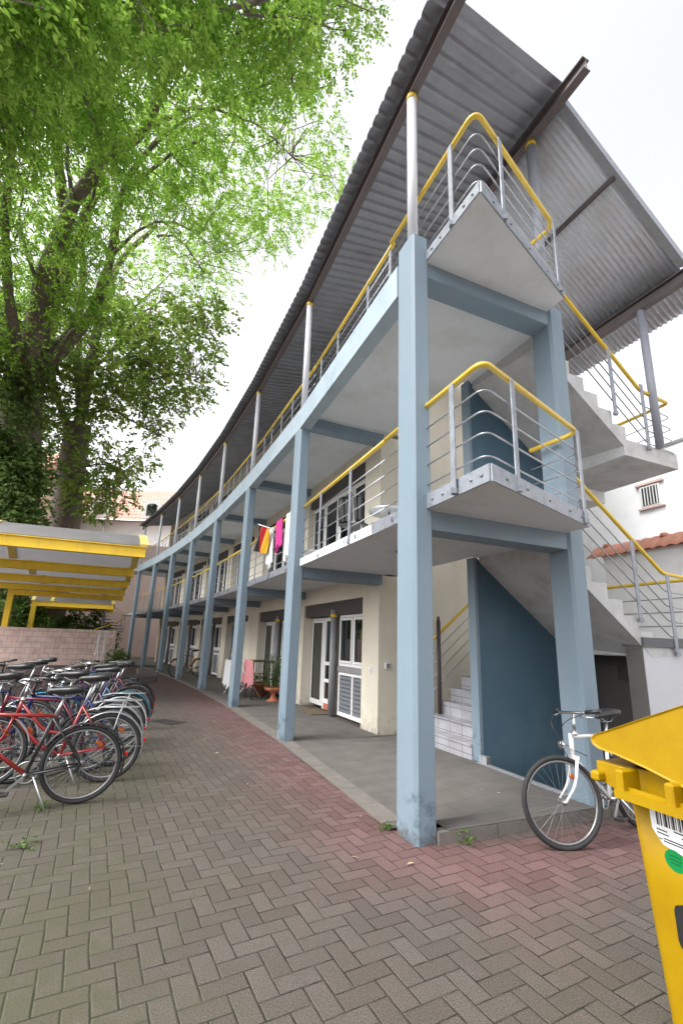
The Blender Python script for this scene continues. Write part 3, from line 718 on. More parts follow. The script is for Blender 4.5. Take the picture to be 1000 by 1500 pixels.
def louvreset(fr, a0, a1, z0, z1, n0):
    mb = MB(); w = .06; xm = (a0+a1)/2; lv = MB()
    for x in (a0, xm-w/2, a1-w): mb.box(fr, x, x+w, n0, n0+.05, z0+w, z1-w)
    mb.box(fr, a0, a1, n0-.002, n0+.052, z0, z0+w+.02); mb.box(fr, a0, a1, n0-.002, n0+.052, z1-w, z1)
    o = mb.build('louvre_panel', M['white'], bld)
    for l, r in ((a0+w, xm-w/2), (xm+w/2, a1-w)):
        k = 0; z = z0+w+.02
        while z < z1-w-.05:
            lv.loft([fr.w(l, n0+.01, z), fr.w(l, n0+.05, z+.075), fr.w(l, n0+.05, z+.09), fr.w(l, n0+.01, z+.012)], [fr.w(r, n0+.01, z), fr.w(r, n0+.05, z+.075), fr.w(r, n0+.05, z+.09), fr.w(r, n0+.01, z+.012)]); z += .085
    lv.build('slats', M['louvre'], o)
def doorset(fr, a0, a1, z0, z1, n0):
    mb = MB(); pn = MB(); w = .09
    mb.box(fr, a0, a0+w, n0, n0+.06, z0, z1); mb.box(fr, a1-w, a1, n0, n0+.06, z0, z1); mb.box(fr, a0+w, a1-w, n0, n0+.06, z1-w, z1)
    mb.box(fr, a0+w, a1-w, n0, n0+.06, z0+.14, z0+.24)
    for zz in (.62, 1.02): mb.box(fr, a0+w, a1-w, n0+.001, n0+.059, z0+zz, z0+zz+.08)
    o = mb.build('door', M['white'], bld)
    pn.box(fr, a0+w, a1-w, n0+.025, n0+.035, z0+.24, z1-w); pn.build('pane', M['glass'], o)
    k = MB(); k.box(fr, a0+w, a1-w, n0-.004, n0+.062, z0, z0+.14); k.build('kick_plate', M['terra'], o)
    h = MB(); h.tube([fr.w(a0+.05, n0-.05, z0+1.05), fr.w(a0+.17, n0-.05, z0+1.05)], .011, 6); h.tube([fr.w(a0+.05, n0-.05, z0+1.05), fr.w(a0+.05, n0, z0+1.05)], .011, 6); h.build('handle', M['alu'], o)
for st, (z0, z1) in enumerate(((0., 2.889), (3.021, 5.829), (5.941, 8.99))):
    wm = MB()
    for i, (fr, L) in enumerate(WL):
        pil = .66 if i != 2 else 2.5
        wm.box(fr, 0, pil, 0, .5, z0, z1)
        hd = z0+2.5
        wm.box(fr, pil+.001, L, .0, .5, hd+.02, z1)
        s0 = hd-.28
        sh = MB(); sh.box(fr, pil, L-.005, .05, .3, s0, hd+.018); sh.build('shutter_box', M['dark'], bld)
        fl = z0+.03
        if st == 0:
            sp = pil+(L-pil)*.42
            windowset(fr, pil+.02, sp, fl+1.06, s0-.01, 2, .16)
            g = MB(); g.box(fr, pil+.02, sp, .13, .24, fl+.94, fl+1.055); g.build('window_sill', M['greyframe'], bld)
            louvreset(fr, pil+.02, sp, fl+.02, fl+.93, .16)
            ppp = fr.w(sp+.1, .05); q = MB(); q.tube([(ppp.x, ppp.y, z0), (ppp.x, ppp.y, s0+.12)], .075, 12); q.tube([(ppp.x, ppp.y, s0+.02), (ppp.x, ppp.y, s0+.1)], .082, 12) if False else None
            dp = q.build('support_pipe', M['greyframe'], bld)
            q = MB(); q.tube([(ppp.x, ppp.y, s0-.06), (ppp.x, ppp.y, s0+.02)], .082, 12); q.build('pipe_collar', M['yellow'], dp)
            wm.box(fr, sp+.2, sp+.215, .1, .85, z0, s0)
            doorset(fr, sp+.23, sp+1.12, fl, s0-.02, .26)
            windowset(fr, sp+1.15, L-.02, fl+.05, s0-.02, 1, .26)
            wm.box(fr, sp+.24, L, .70, .71, s0-.03, hd)
        else:
            windowset(fr, pil+.02, L-.02, fl+.04, s0-.01, 4, .16)
    if st == 0: wm.box(BF[0][0], 4.1, 4.1+.4, WN+.5, WN+9, 0, 8.99) if False else None
    wm.build('wall', M['cream'], bld)
# gable wall of the flats facing the stairs, body and rear
mb = MB(); fr = WL[0][0]
mb.box(fr, .0, .3, .5, 5.5, 0, 8.99); mb.build('gable_wall', M['cream'], bld)
mb = MB()
for i, (fr, L) in enumerate(WL): mb.box(fr, .3 if i == 0 else 0, L+.2, .95, 5.4, 0.0, 8.95)
mb.build('interior_core', M['dark'], bld)
mb = MB()
for i, (fr, L) in enumerate(WL): mb.box(fr, -.1 if i == 0 else 0, L+.2, .0, 5.6, 8.99, 9.1+.012*i)
mb.build('flat_roof', M['roofdark'], bld)
# end wall after the last column
mb = MB(); mb.box(CF[7], .4, .7, 1.6, 5.4, 0, 8.98); mb.build('end_wall', M['cream2'], bld)

# ------------------------------------------------------------------ right-hand side: walls and neighbour
t = thing('garden_wall', S.w(.38, 3.45, 0), 'smooth pale grey retaining wall with dark grey coping under the stair landing', 'wall')
mb = MB(); mb.box(S, .385, .62, 3.45, 9, -.02, 1.668); mb.build('wall', M['greywall'], t)
mb = MB(); mb.box(S, .392, .615, 3.436, 3.449, -.02, 1.66); mb.build('end_shade', M['darkconc'], t)  # thin dark sheet: shade on the wall's end face, put in as colour
mb = MB(); mb.box(S, .345, .65, 3.42, 9, 1.67, 1.785); mb.build('coping', M['coping'], t)
t = thing('boundary_wall', S.w(0, 6, 0), 'tall white rendered boundary wall capped with red clay tiles beyond the stairs', 'wall')
mb = MB(); mb.box(S, -9, 2.7, 6., 6.3, 0, 3.46); mb.build('wall', M['whitewall'], t)
mb = MB()
a = -9.; k = 0
LNf = []
while a < 2.85:
    for ph in range(8):
        x = a+.2*ph/8; h = .032*abs(math.sin(PI*ph/8)); LNf.append([S.w(x, 5.86, 3.44+h), S.w(x, 6.15, 3.70+h*.6), S.w(x, 6.45, 3.44+h)])
    a += .2
V = [p for r in LNf for p in r]+[p-Vector((0, 0, .02)) for r in LNf for p in r]; kk = len(LNf)*3
fs = []
for i in range(len(LNf)-1):
    for j in range(2): q = (i*3+j, (i+1)*3+j, (i+1)*3+j+1, i*3+j+1); fs += [q, tuple(x+kk for x in reversed(q))]
    fs += [(i*3, i*3+kk, (i+1)*3+kk, (i+1)*3)]
fs.append((len(LNf)*3-3, len(LNf)*3-2, len(LNf)*3-2+kk, len(LNf)*3-3+kk)); fs.append((len(LNf)*3-2, len(LNf)*3-1, len(LNf)*3-1+kk, len(LNf)*3-2+kk))
mb.smooth = True; mb.add(V, fs); mb.smooth = False
for q in np.arange(-8.8, 2.8, 1.15): mb.lathe(S.w(q, 6.15, 3.70), [(.07, -.02), (.075, .02), (.05, .05), (.005, .055)], 10)
mb.build('tile_cap', M['captile'], t)
t = thing('neighbour_house', S.w(0, 10, 0), 'white rendered neighbour house with small barred window seen below the stair', 'house')
mb = MB(); mb.box(S, -14, 24, 10, 18, 0, 7.05); mb.build('wall', M['whitewall'], t)
mb = MB(); mb.box(S, -14.1, 24.1, 9.95, 18.1, 7.05, 7.12); mb.build('roof', M['alu'], t)
w = MB(); w.box(S, 3.78, 4.32, 9.93, 9.995, 5.50, 6.10); w = w.build('window', M['white'], t)
mb = MB(); mb.box(S, 3.82, 4.28, 9.92, 9.929, 5.54, 6.06); mb.build('pane', M['glass'], w)
mb = MB()
for k in range(6): mb.box(S, 3.84+.08*k, 3.86+.08*k, 9.89, 9.915, 5.54, 6.06)
mb.build('bar', M['white'], w)
mb = MB(); mb.box(S, 3.66, 4.42, 9.9, 9.995, 6.13, 6.19); mb.build('lintel', M['sillpink'], w); mb = MB(); mb.box(S, 3.7, 4.4, 9.9, 9.995, 5.44, 5.48); mb.build('sill', M['sillpink'], w)

# ------------------------------------------------------------------ far houses
t = thing('tiled_house', (-20, 45, 0), 'pale house with steep red tiled roof and arched dormers beyond the galleries', 'house')
mb = MB(); mb.cube(-34, -6, 43.6, 54, 0, 12.6); mb.build('wall', M['whitewall'], t)
mb = MB(); mb.loft([(-34.4, 43.1, 12.5), (-34.4, 48.6, 17.4), (-34.4, 54.4, 12.5)], [(-5.6, 43.1, 12.5), (-5.6, 48.6, 17.4), (-5.6, 54.4, 12.5)]); r_ = mb.build('roof', M['rooftile'], t)
mb = MB(); mb.tube([(-34.4, 43.0, 12.5), (-5.6, 43.0, 12.5)], .12, 8); mb.tube([(-23.3, 43.2, 12.4), (-23.3, 43.4, 0)], .08, 8); mb.build('gutter', M['alu'], r_)
for x in (-19.0, -24.2, -29):
    mb = MB(); prof = [(-.9, 0), (-.9, 1.5)]+[(.9*math.cos(q), 1.5+.45*math.sin(q)) for q in np.linspace(PI*.85, PI*.15, 7)]+[(.9, 1.5), (.9, 0)]
    mb.loft([(x+u, 43.5, 12.9+v) for u, v in prof], [(x+u, 47.5, 12.9+v) for u, v in prof]); d_ = mb.build('dormer', M['white'], t)
    mb = MB(); prof = [(-.5, .3), (-.5, 1.3)]+[(.5*math.cos(q), 1.35+.2*math.sin(q)) for q in np.linspace(PI*.9, PI*.1, 7)]+[(.5, 1.3), (.5, .3)]
    mb.loft([(x+u, 43.46, 12.9+v) for u, v in prof], [(x+u, 43.495, 12.9+v) for u, v in prof]); mb.build('pane', M['glass'], d_)
for x in (-21.5, -26, -30):
    mb = MB(); mb.cube(x-.6, x+.6, 43.54, 43.6, 9.2, 11.2); w = mb.build('window', M['white'], t); mb = MB(); mb.cube(x-.5, x+.5, 43.5, 43.535, 9.3, 11.1); mb.build('pane', M['glass'], w)
t = thing('yellow_house', (-32, 38, 0), 'cream yellow plastered house half hidden behind the tree trunks', 'house')
mb = MB(); mb.cube(-44, -25.8, 36, 42.5, 0, 14.5); mb.build('wall', M['cream2'], t)
mb = MB(); mb.loft([(-44.5, 35.6, 14.4), (-44.5, 39.3, 17.8), (-44.5, 43, 14.4)], [(-25.4, 35.6, 14.4), (-25.4, 39.3, 17.8), (-25.4, 43, 14.4)]); mb.build('roof', M['rooftile'], t)
for x in (-28, -31.5, -35): 
    for z in (5, 8.4, 11.6):
        mb = MB(); mb.cube(x-.6, x+.6, 35.92, 35.99, z, z+1.9); w = mb.build('window', M['white'], t); mb = MB(); mb.cube(x-.48, x+.48, 35.88, 35.915, z+.12, z+1.78); mb.build('pane', M['glass'], w)

# ------------------------------------------------------------------ block wall and pergolas
pn_o = Vector((-12.15, 25.55)); PF = Fr(pn_o, 23.02)
t = thing('block_wall', (pn_o.x, pn_o.y, 0), 'low pink concrete block wall behind the parked bicycles', 'wall')
mb = MB(); mb.box(PF, 0, .24, -16, 0, -.02, 1.845); mb.build('wall', M['pinkblock'], t)
t = thing('pink_house', (-20, 40, 0), 'pale pink house wall rising behind the spiral staircase', 'house')
mb = MB(); mb.box(Fr((-15.6, 37.5), 23.02), 0, 5, -6, 2.2, 0, 9); mb.build('wall', mat('pink_render', (.66, .50, .46), .85, var=.05, scale=3, bump=.2, bscale=80), t)
def pergola(name, ends, left, zb, hb, label, npost, group):
    """yellow I-beams across the yard carrying arched translucent panels"""
    p0 = ends[0]; t = thing(name, (p0[0], p0[1], 0), label, 'pergola')
    fr0 = Fr(p0, 23.02); vs = [Vector(e) for e in ends]; v = vs[-1]-vs[0]
    fr = Fr(p0, math.degrees(math.atan2(-v.x, v.y)))
    N = Vector((math.cos(rad(21.5)), math.sin(rad(21.5)), 0))
    lefts = left if isinstance(left, (list, tuple)) else [left]*len(ends); left = max(lefts)
    def W(e, n, z): return Vector((e[0], e[1], z))+N*n
    for k, e in enumerate(ends):
        mb = MB(); mb.ibeam(W(e, -lefts[k], zb+hb/2), W(e, 0, zb+hb/2), .16, hb, .022, .05); mb.build('beam', M['pergy'], t)
        if npost[k]:
            mb = MB(); p = W(e, -lefts[k]+.15, 0); mb.bar((p.x, p.y, 0), (p.x, p.y, zb), .2, .26, up=(N.x, N.y, 0)); mb.build('post', M['pergy'], t)
    for k in range(len(ends)-1):
        e0, e1 = Vector(ends[k]), Vector(ends[k+1]); rise = .62 if len(ends) > 3 else .5
        arc = [(j/10, math.sin(PI*j/10)) for j in range(11)]
        nseg = int(left/3.4)+1
        for s in range(nseg):
            n1 = -.1-s*3.4; n0 = max(-left, n1-3.34)
            if n0 >= n1: continue
            mb = MB(); mb.smooth = True
            def pp(n, j, off): 
                e = e0+(e1-e0)*arc[j][0]; return W(e, n, zb+hb+.03+rise*arc[j][1]+off)
            V = [pp(n, j, o) for o in (0, .012) for n in (n0, n1) for j in range(11)]
            fs = []
            for j in range(10): fs += [(j, j+1, 12+j, 11+j), (22+j, 33+j, 34+j, 23+j)]
            mb.add(V, fs); mb.build('roof_panel', M['panel'], t)
        for s in range(nseg+1):
            n = max(-left+.05, -.04-s*3.4)
            mb = MB(); pts = [W(e0+(e1-e0)*u, n, zb+hb+.05+rise*q) for u, q in arc]
            for a, b in zip(pts[:-1], pts[1:]): mb.bar(a, b, .2, .05)
            mb.build('rib', paint((.80, .66, .22), .5, name='pale_yellow_rib'), t)
    return t
pergola('yellow_pergola', [(-4.93, 11.27), (-6.93, 15.17), (-8.8, 18.93), (-10.6, 22.45), (-12.33, 26.1)], [7.6, 7.6, 7.6, 7.6, 5.5], 3.5, .27, 'large yellow steel pergola with arched hazy roof panels over the courtyard', [0, 0, 0, 0, 1], None)
pergola('yellow_pergola', [(-14.6, 29.75), (-15.75, 32.1), (-16.9, 34.5)], 4.5, 3.2, .28, 'smaller yellow steel pergola standing farther back beyond the block wall', [1, 1, 1], None)

# ------------------------------------------------------------------ trees
def leafmesh(name, pts, dirs, size, m, parent=None, kind=None, per=9, aspect=.36, rach=.34, rng=None, broad=False):
    """sprays of leaflets: every spray is a drooping stalk with leaflets on both sides"""
    n = len(pts); rng = rng or np.random.default_rng(1)
    P = np.asarray(pts, float); Dv = np.asarray(dirs, float); Dv /= np.linalg.norm(Dv, axis=1)[:, None]+1e-9
    side = np.cross(Dv, np.array([0, 0, 1.])); side /= np.linalg.norm(side, axis=1)[:, None]+1e-6
    rl = rach*rng.uniform(.6, 1.3, n)
    quads = []
    for k in range(per):
        t = (k//2+1)/((per+1)//2)
        s = 0 if (k == per-1) else (1 if k % 2 else -1)
        base = P+Dv*(rl*t)[:, None]; base[:, 2] -= .25*rl*t*t
        ld = Dv*(.55 if s else 1)+side*s*.9+rng.normal(0, .25, (n, 3)); ld[:, 2] -= .25
        ld /= np.linalg.norm(ld, axis=1)[:, None]
        nr = np.cross(ld, rng.normal(0, 1, (n, 3))*.6+np.array([0, 0, 1.])); nr /= np.linalg.norm(nr, axis=1)[:, None]+1e-6
        L = (size*rng.uniform(.7, 1.25, n))[:, None]; w = L*aspect*.5
        quads.append(np.stack([base, base+ld*L*.45+nr*w, base+ld*L, base+ld*L*.45-nr*w], 1))
    Qd = np.concatenate(quads, 0).reshape(-1, 3); nq = len(Qd)//4
    me = bpy.data.meshes.new(name); me.vertices.add(len(Qd)); me.vertices.foreach_set('co', Qd.astype(np.float32).ravel())
    me.loops.add(nq*4); me.loops.foreach_set('vertex_index', np.arange(nq*4, dtype=np.int32)); me.polygons.add(nq)
    me.polygons.foreach_set('loop_start', np.arange(0, nq*4, 4, dtype=np.int32)); me.polygons.foreach_set('loop_total', np.full(nq, 4, np.int32))
    me.update(calc_edges=True); me.materials.append(m)
    o = bpy.data.objects.new(name, me); COL.objects.link(o)
    if parent:
        o.parent = parent; me.transform(Matrix.Translation(-parent.location))
    if kind: o['kind'] = kind
    return o
def inpoly(x, y, poly):
    c = False; j = len(poly)-1
    for i in range(len(poly)):
        xi, yi = poly[i]; xj, yj = poly[j]
        if (yi > y) != (yj > y) and x < (xj-xi)*(y-yi)/(yj-yi)+xi: c = not c
        j = i
    return c
def blobs(poly, n, dr, rr, rng, maxr=None):
    out = []; xs = [p[0] for p in poly]; ys = [p[1] for p in poly]
    while len(out) < n:
        x, y = rng.uniform(min(xs), max(xs)), rng.uniform(min(ys), max(ys))
        if not inpoly(x, y, poly): continue
        d = rng.uniform(*dr); r = rng.uniform(*rr); c = at(x, y, d); sl = (c-Vector((0, 0, H))).length
        k = r/sl*F_*.9
        if not all(inpoly(x+k*math.cos(q), y+k*math.sin(q), poly) for q in np.linspace(0, 2*PI, 8, endpoint=False)):
            r *= .45; k *= .45
            if not all(inpoly(x+k*math.cos(q), y+k*math.sin(q), poly) for q in np.linspace(0, 2*PI, 8, endpoint=False)): continue
        out.append((c, r))
    return out
def sprays(bl, dens, rng, flat=.75):
    P = []; Dd = []
    for c, r in bl:
        n = max(6, int(dens*r*r)); u = rng.normal(0, 1, (n, 3)); u /= np.linalg.norm(u, axis=1)[:, None]
        rad_ = r*rng.uniform(.05, 1., n)**.45
        # gaps: thin out along a random direction pattern
        ph = rng.uniform(0, 6, 3); g = np.sin(u[:, 0]*5+ph[0])+np.sin(u[:, 1]*5+ph[1])+np.sin(u[:, 2]*5+ph[2]); keep = g > -.75
        u = u[keep]; rad_ = rad_[keep]
        p = np.array(c)+u*rad_[:, None]*np.array([1, 1, flat]); P.append(p)
        d = u*np.array([1, 1, .3])+rng.normal(0, .45, u.shape); d[:, 2] -= .35; Dd.append(d)
    return np.concatenate(P), np.concatenate(Dd)
def limb(mb, path, r0, r1, rng, seg=9, wob=.05):
    pts = [at(*p) for p in path]; out = []
    for i in range(len(pts)-1):          # catmull-rom
        a, b, c, d = pts[max(i-1, 0)], pts[i], pts[i+1], pts[min(i+2, len(pts)-1)]
        for k in range(5):
            t = k/5; out.append(.5*((2*b)+(c-a)*t+(2*a-5*b+4*c-d)*t*t+(3*b-a-3*c+d)*t**3))
    out.append(pts[-1]); n = len(out)
    out = [p+Vector(rng.normal(0, wob*.4, 3)) for p in out]
    mb.tube(out, [(r0+(r1-r0)*(i/(n-1))**.8)*(1+rng.normal(0, .05)) for i in range(n)], seg)
    return out
rng = np.random.default_rng(11)
def DF(x, y):                            # the tall trees stand behind the block wall and lean out over the yard
    k = min(1, max(0, y/560.)); return 10.3+24*k**1.2+max(0, 120-x)/120*1.2
LIMBS = []
def slant(p): return (p-Vector((0, 0, H))).length
def limbp(mb, path, w0, w1, dd=0., seg=9, wob=.08):
    """limb through sight points; widths in hundredths of the distance"""
    pts = [at(x, y, DF(x, y)+dd) for x, y in path]; n = len(pts)
    out = []
    for i in range(n-1):
        a, b, c, d = pts[max(i-1, 0)], pts[i], pts[i+1], pts[min(i+2, n-1)]
        for k in range(5):
            t = k/5; out.append(.5*((2*b)+(c-a)*t+(2*a-5*b+4*c-d)*t*t+(3*b-a-3*c+d)*t**3))
    out.append(pts[-1]); m = len(out)
    out = [p+Vector(rng.normal(0, wob*.4, 3)) for p in out]
    LIMBS.extend(out); mb.tube(out, [max(.015, (w0+(w1-w0)*(i/(m-1))**.8)*slant(p)/F_*.31*(1+rng.normal(0, .05))) for i, p in enumerate(out)], seg)
# tree 1: tall multi-stemmed ash
b1 = at(30, 760, 36.5); t1 = thing('ash_tree', (b1.x, b1.y, 0), 'tall bright green tree with several curving stems and an ivy clad trunk', 'tree')
mb = MB(); b0 = Vector((b1.x, b1.y, -.1)); tr = [b0, at(28, 700, 36.2), at(30, 620, 35.5), at(38, 545, 34)]
mb.tube(tr, [1.6, 1.3, 1.2, 1.1], 14)
limbp(mb, [(34, 590), (52, 470), (72, 380), (108, 300), (150, 232), (205, 196), (233, 140), (242, 85), (285, 38), (370, 2), (470, -30)], 34, 5)
limbp(mb, [(45, 545), (100, 503), (140, 446), (161, 375), (174, 300), (200, 240), (250, 190), (330, 150)], 28, 4, .6)
limbp(mb, [(40, 560), (75, 440), (96, 340), (85, 240), (78, 130), (62, 40), (66, -60)], 28, 7, 1.2)
limbp(mb, [(34, 560), (13, 430), (8, 320), (18, 200), (10, 80)], 22, 6, -.5)
limbp(mb, [(50, 500), (95, 420), (125, 330), (150, 260), (165, 160)], 22, 6, 1.8)
limbp(mb, [(60, 540), (110, 470), (122, 400), (118, 330), (140, 260)], 20, 5, 2.2)
mb.build('trunk', M['bark'], t1)
mb = MB()
for pth, w in (([(150, 228), (112, 100), (90, 20), (86, -60)], 11), ([(108, 300), (93, 180), (92, 80)], 9), ([(205, 196), (262, 165), (318, 160), (380, 185), (430, 230)], 8),
               ([(233, 140), (262, 95), (300, 84), (350, 60)], 7), ([(174, 300), (225, 245), (290, 205), (345, 195)], 8), ([(161, 375), (215, 330), (265, 330), (320, 370)], 7),
               ([(285, 38), (325, 25), (420, 20), (480, 40)], 6), ([(90, 400), (135, 290), (150, 200), (120, 90)], 9), ([(242, 85), (228, 40), (232, -40)], 7), ([(60, 430), (30, 330), (45, 240)], 8), ([(230, 345), (262, 350), (300, 400)], 5), ([(330, 150), (400, 120), (460, 130)], 4)):
    limbp(mb, pth, w, 2, 0, 6)
tree1_branches = mb
poly1 = [(-230, -260), (545, -260), (556, 10), (548, 45), (520, 70), (500, 120), (488, 165), (524, 225), (512, 300), (470, 330), (440, 345), (430, 385), (372, 400), (366, 450), (330, 470), (240, 470), (150, 520), (60, 520), (-230, 560)]
def blobs2(poly, n, rpx, jit, dd):
    out = []; xs = [p[0] for p in poly]; ys = [p[1] for p in poly]; tries = 0
    while len(out) < n and tries < 50000:
        tries += 1
        x, y = rng.uniform(min(xs), max(xs)), rng.uniform(min(ys), max(ys))
        if not inpoly(x, y, poly): continue
        k = rng.uniform(*rpx)
        for sh in (1, .6, .35):
            kk = k*sh*.95
            if all(inpoly(x+kk*math.cos(q), y+kk*math.sin(q), poly) for q in np.linspace(0, 2*PI, 10, endpoint=False)): break
        else: continue
        c = at(x, y, DF(x, y)+dd+rng.normal(0, jit)); out.append((c, k*sh*slant(c)/F_))
    return out
def sprays2(bl, per, rng, size_ref=1.1):
    P = []; Dd = []
    for c, r in bl:
        sl = slant(c); k = r/sl*F_                # apparent radius
        n = max(5, int(per*(k/45.)**2)); u = rng.normal(0, 1, (n, 3)); u /= np.linalg.norm(u, axis=1)[:, None]
        rr = r*rng.uniform(.03, 1., n)**.42
        ph = rng.uniform(0, 6, 3); g = np.sin(u[:, 0]*5+ph[0])+np.sin(u[:, 1]*5+ph[1])+np.sin(u[:, 2]*5+ph[2]); kp = g > -.9
        u, rr = u[kp], rr[kp]; P.append(np.array(c)+u*rr[:, None]*np.array([1, 1, .8]))
        d = u*np.array([1, 1, .3])+rng.normal(0, .45, u.shape); d[:, 2] -= .45; Dd.append(d)
    return np.concatenate(P), np.concatenate(Dd)
def twigs(mb, bl, r0):
    Lp = np.array([tuple(p) for p in LIMBS])
    for c, r in bl:
        cc = np.array(tuple(c)); j = int((np.sqrt(((Lp-cc)**2).sum(1))+rng.exponential(2.2, len(Lp))).argmin()); a = Vector(Lp[j]); L = (c-a).length
        if L > 4.5: continue
        m1 = a*.6+c*.4+Vector(rng.normal(0, .16*L+.03, 3))+Vector((0, 0, .12*L)); e = c+Vector(rng.normal(0, .4*r, 3))
        mb.tube([a, m1, c, e], [r0*1.6, r0*1.1, r0*.7, .006], 4, cap=False)
        for k in range(2):
            d = Vector(rng.normal(0, .7*r, 3)); mb.tube([c, c+d*.6+Vector((0, 0, .05)), c+d], [r0*.6, r0*.4, .005], 3, cap=False)
bl = blobs2(poly1, 560, (12, 42), .9, 1.0)+blobs2(poly1, 230, (14, 38), 1.0, -.5)+blobs2([(-200, -100), (70, -100), (70, 560), (-200, 600)], 80, (16, 38), 1., -.8)
twigs(tree1_branches, bl, .02); tree1_branches.build('branch', M['bark'], t1)
P, Dd = sprays2(bl, 104, rng)
leafmesh('crown', P, Dd, .175, M['leaf1'], t1, per=9, rach=.5, aspect=.5, rng=rng)
# ivy on the trunk
ti = thing('ivy', (b1.x, b1.y, 0), 'dense dark ivy covering the lower trunk of the tall tree', 'climbing plant')
bl = [(at(rng.uniform(-40, 58), rng.uniform(450, 760), 34.4+rng.uniform(-1.8, .3)), rng.uniform(.6, 1.2)) for k in range(80)]
bl += [(at(rng.uniform(-30, 52), rng.uniform(650, 775), 33.6+rng.uniform(-1, .5)), rng.uniform(.6, 1.3)) for k in range(34)]
P, Dd = sprays(bl, 60, rng, 1.)
leafmesh('foliage', P, Dd, .24, M['ivy'], ti, per=5, rach=.4, aspect=.85, rng=rng)
# tree 2
DF1 = DF; LIMBS.clear()
def DF(x, y): return 39-max(0, x-60)/280*9-max(0, 560-y)/160*3
b2 = at(92, 770, 39); t2 = thing('maple_tree', (b2.x, b2.y, 0), 'dark green broad leaved tree with tinged outer leaves behind the pergola roof', 'tree')
mb = MB(); tr = [Vector((b2.x, b2.y, -.1)), at(96, 760, 39), at(104, 690, 38.5), at(116, 620, 37.5)]
mb.tube(tr, [1.2, 1.05, .95, .85], 14)
limbp(mb, [(114, 640), (130, 545), (146, 470), (166, 402), (196, 360), (230, 330)], 26, 6)
limbp(mb, [(110, 660), (84, 580), (62, 490), (58, 400)], 18, 6)
limbp(mb, [(120, 620), (112, 540), (118, 470), (110, 400)], 15, 5)
mb.build('trunk', M['bark'], t2)
mb = MB()
for pth, w in (([(128, 570), (165, 560), (215, 556), (262, 548), (300, 556)], 9), ([(132, 545), (172, 505), (205, 460), (240, 440)], 8), ([(146, 480), (190, 455), (250, 400)], 7), ([(118, 610), (160, 600), (200, 620), (235, 640)], 7), ([(104, 690), (150, 680), (185, 700)], 5)):
    limbp(mb, pth, w, 2, 0, 6)
tree2_branches = mb
poly2 = [(-20, 420), (330, 420), (345, 470), (318, 520), (342, 575), (300, 600), (262, 620), (245, 655), (238, 690), (205, 700), (214, 745), (175, 765), (120, 765), (70, 700), (40, 640), (-20, 600)]
bl = blobs2(poly2, 330, (12, 36), 1.8, 0)
twigs(tree2_branches, bl, .026); tree2_branches.build('branch', M['bark'], t2)
P, Dd = sprays2(bl, 78, rng)
leafmesh('crown', P, Dd, .27, M['leaf2'], t2, per=7, rach=.5, aspect=.7, rng=rng)
# hedges and shrubs
def shrub(name, c, r, label, cat, n, size=.1, m='shrub', tall=1., group=None):
    t = thing(name, (c[0], c[1], 0), label, cat, group)
    bl = []
    for k in range(n):
        q = rng.normal(0, 1, 3); q /= np.linalg.norm(q); rr = rng.uniform(.2, 1)**.5
        bl.append((Vector((c[0]+q[0]*r[0]*rr, c[1]+q[1]*r[1]*rr, max(.15, r[2]*(.5+.5*q[2]*rr)))), .35*min(r)+.1))
    P, Dd = sprays(bl, 330/(min(r)+.3), rng, 1.)
    leafmesh('foliage', P, Dd, size, M[m], t, per=5, rach=.16, aspect=.55, rng=rng)
    mb = MB()
    for k in range(5):
        q = rng.normal(0, .3, 2); mb.tube([(c[0]+q[0]*r[0]*.3, c[1]+q[1]*r[1]*.3, -.02), (c[0]+q[0]*r[0], c[1]+q[1]*r[1], r[2]*.6)], [.03, .01], 5)
    mb.build('stem', M['bark'], t)
    return t
p = at(112, 905, 36.8); shrub('hedge', (p.x, p.y), (3.1, .9, 3.3), 'wide dark green hedge under the farther pergola', 'hedge', 80, .17)
p = at(26, 905, 35.4); shrub('shrub', (p.x, p.y), (1.5, .9, 4.6), 'tall leafy shrub behind the left end of the block wall', 'shrub', 40, .2)
p = at(-8, 900, 33); shrub('shrub', (p.x, p.y), (1.3, .9, 5.0), 'big leafy shrub at the far left edge under the pergola', 'shrub', 34, .2, 'ivy')
p = at(160, 968, 28.6); shrub('shrub', (p.x, p.y), (1.0, .8, .95), 'low clipped shrub beside the last blue column', 'shrub', 26, .09)

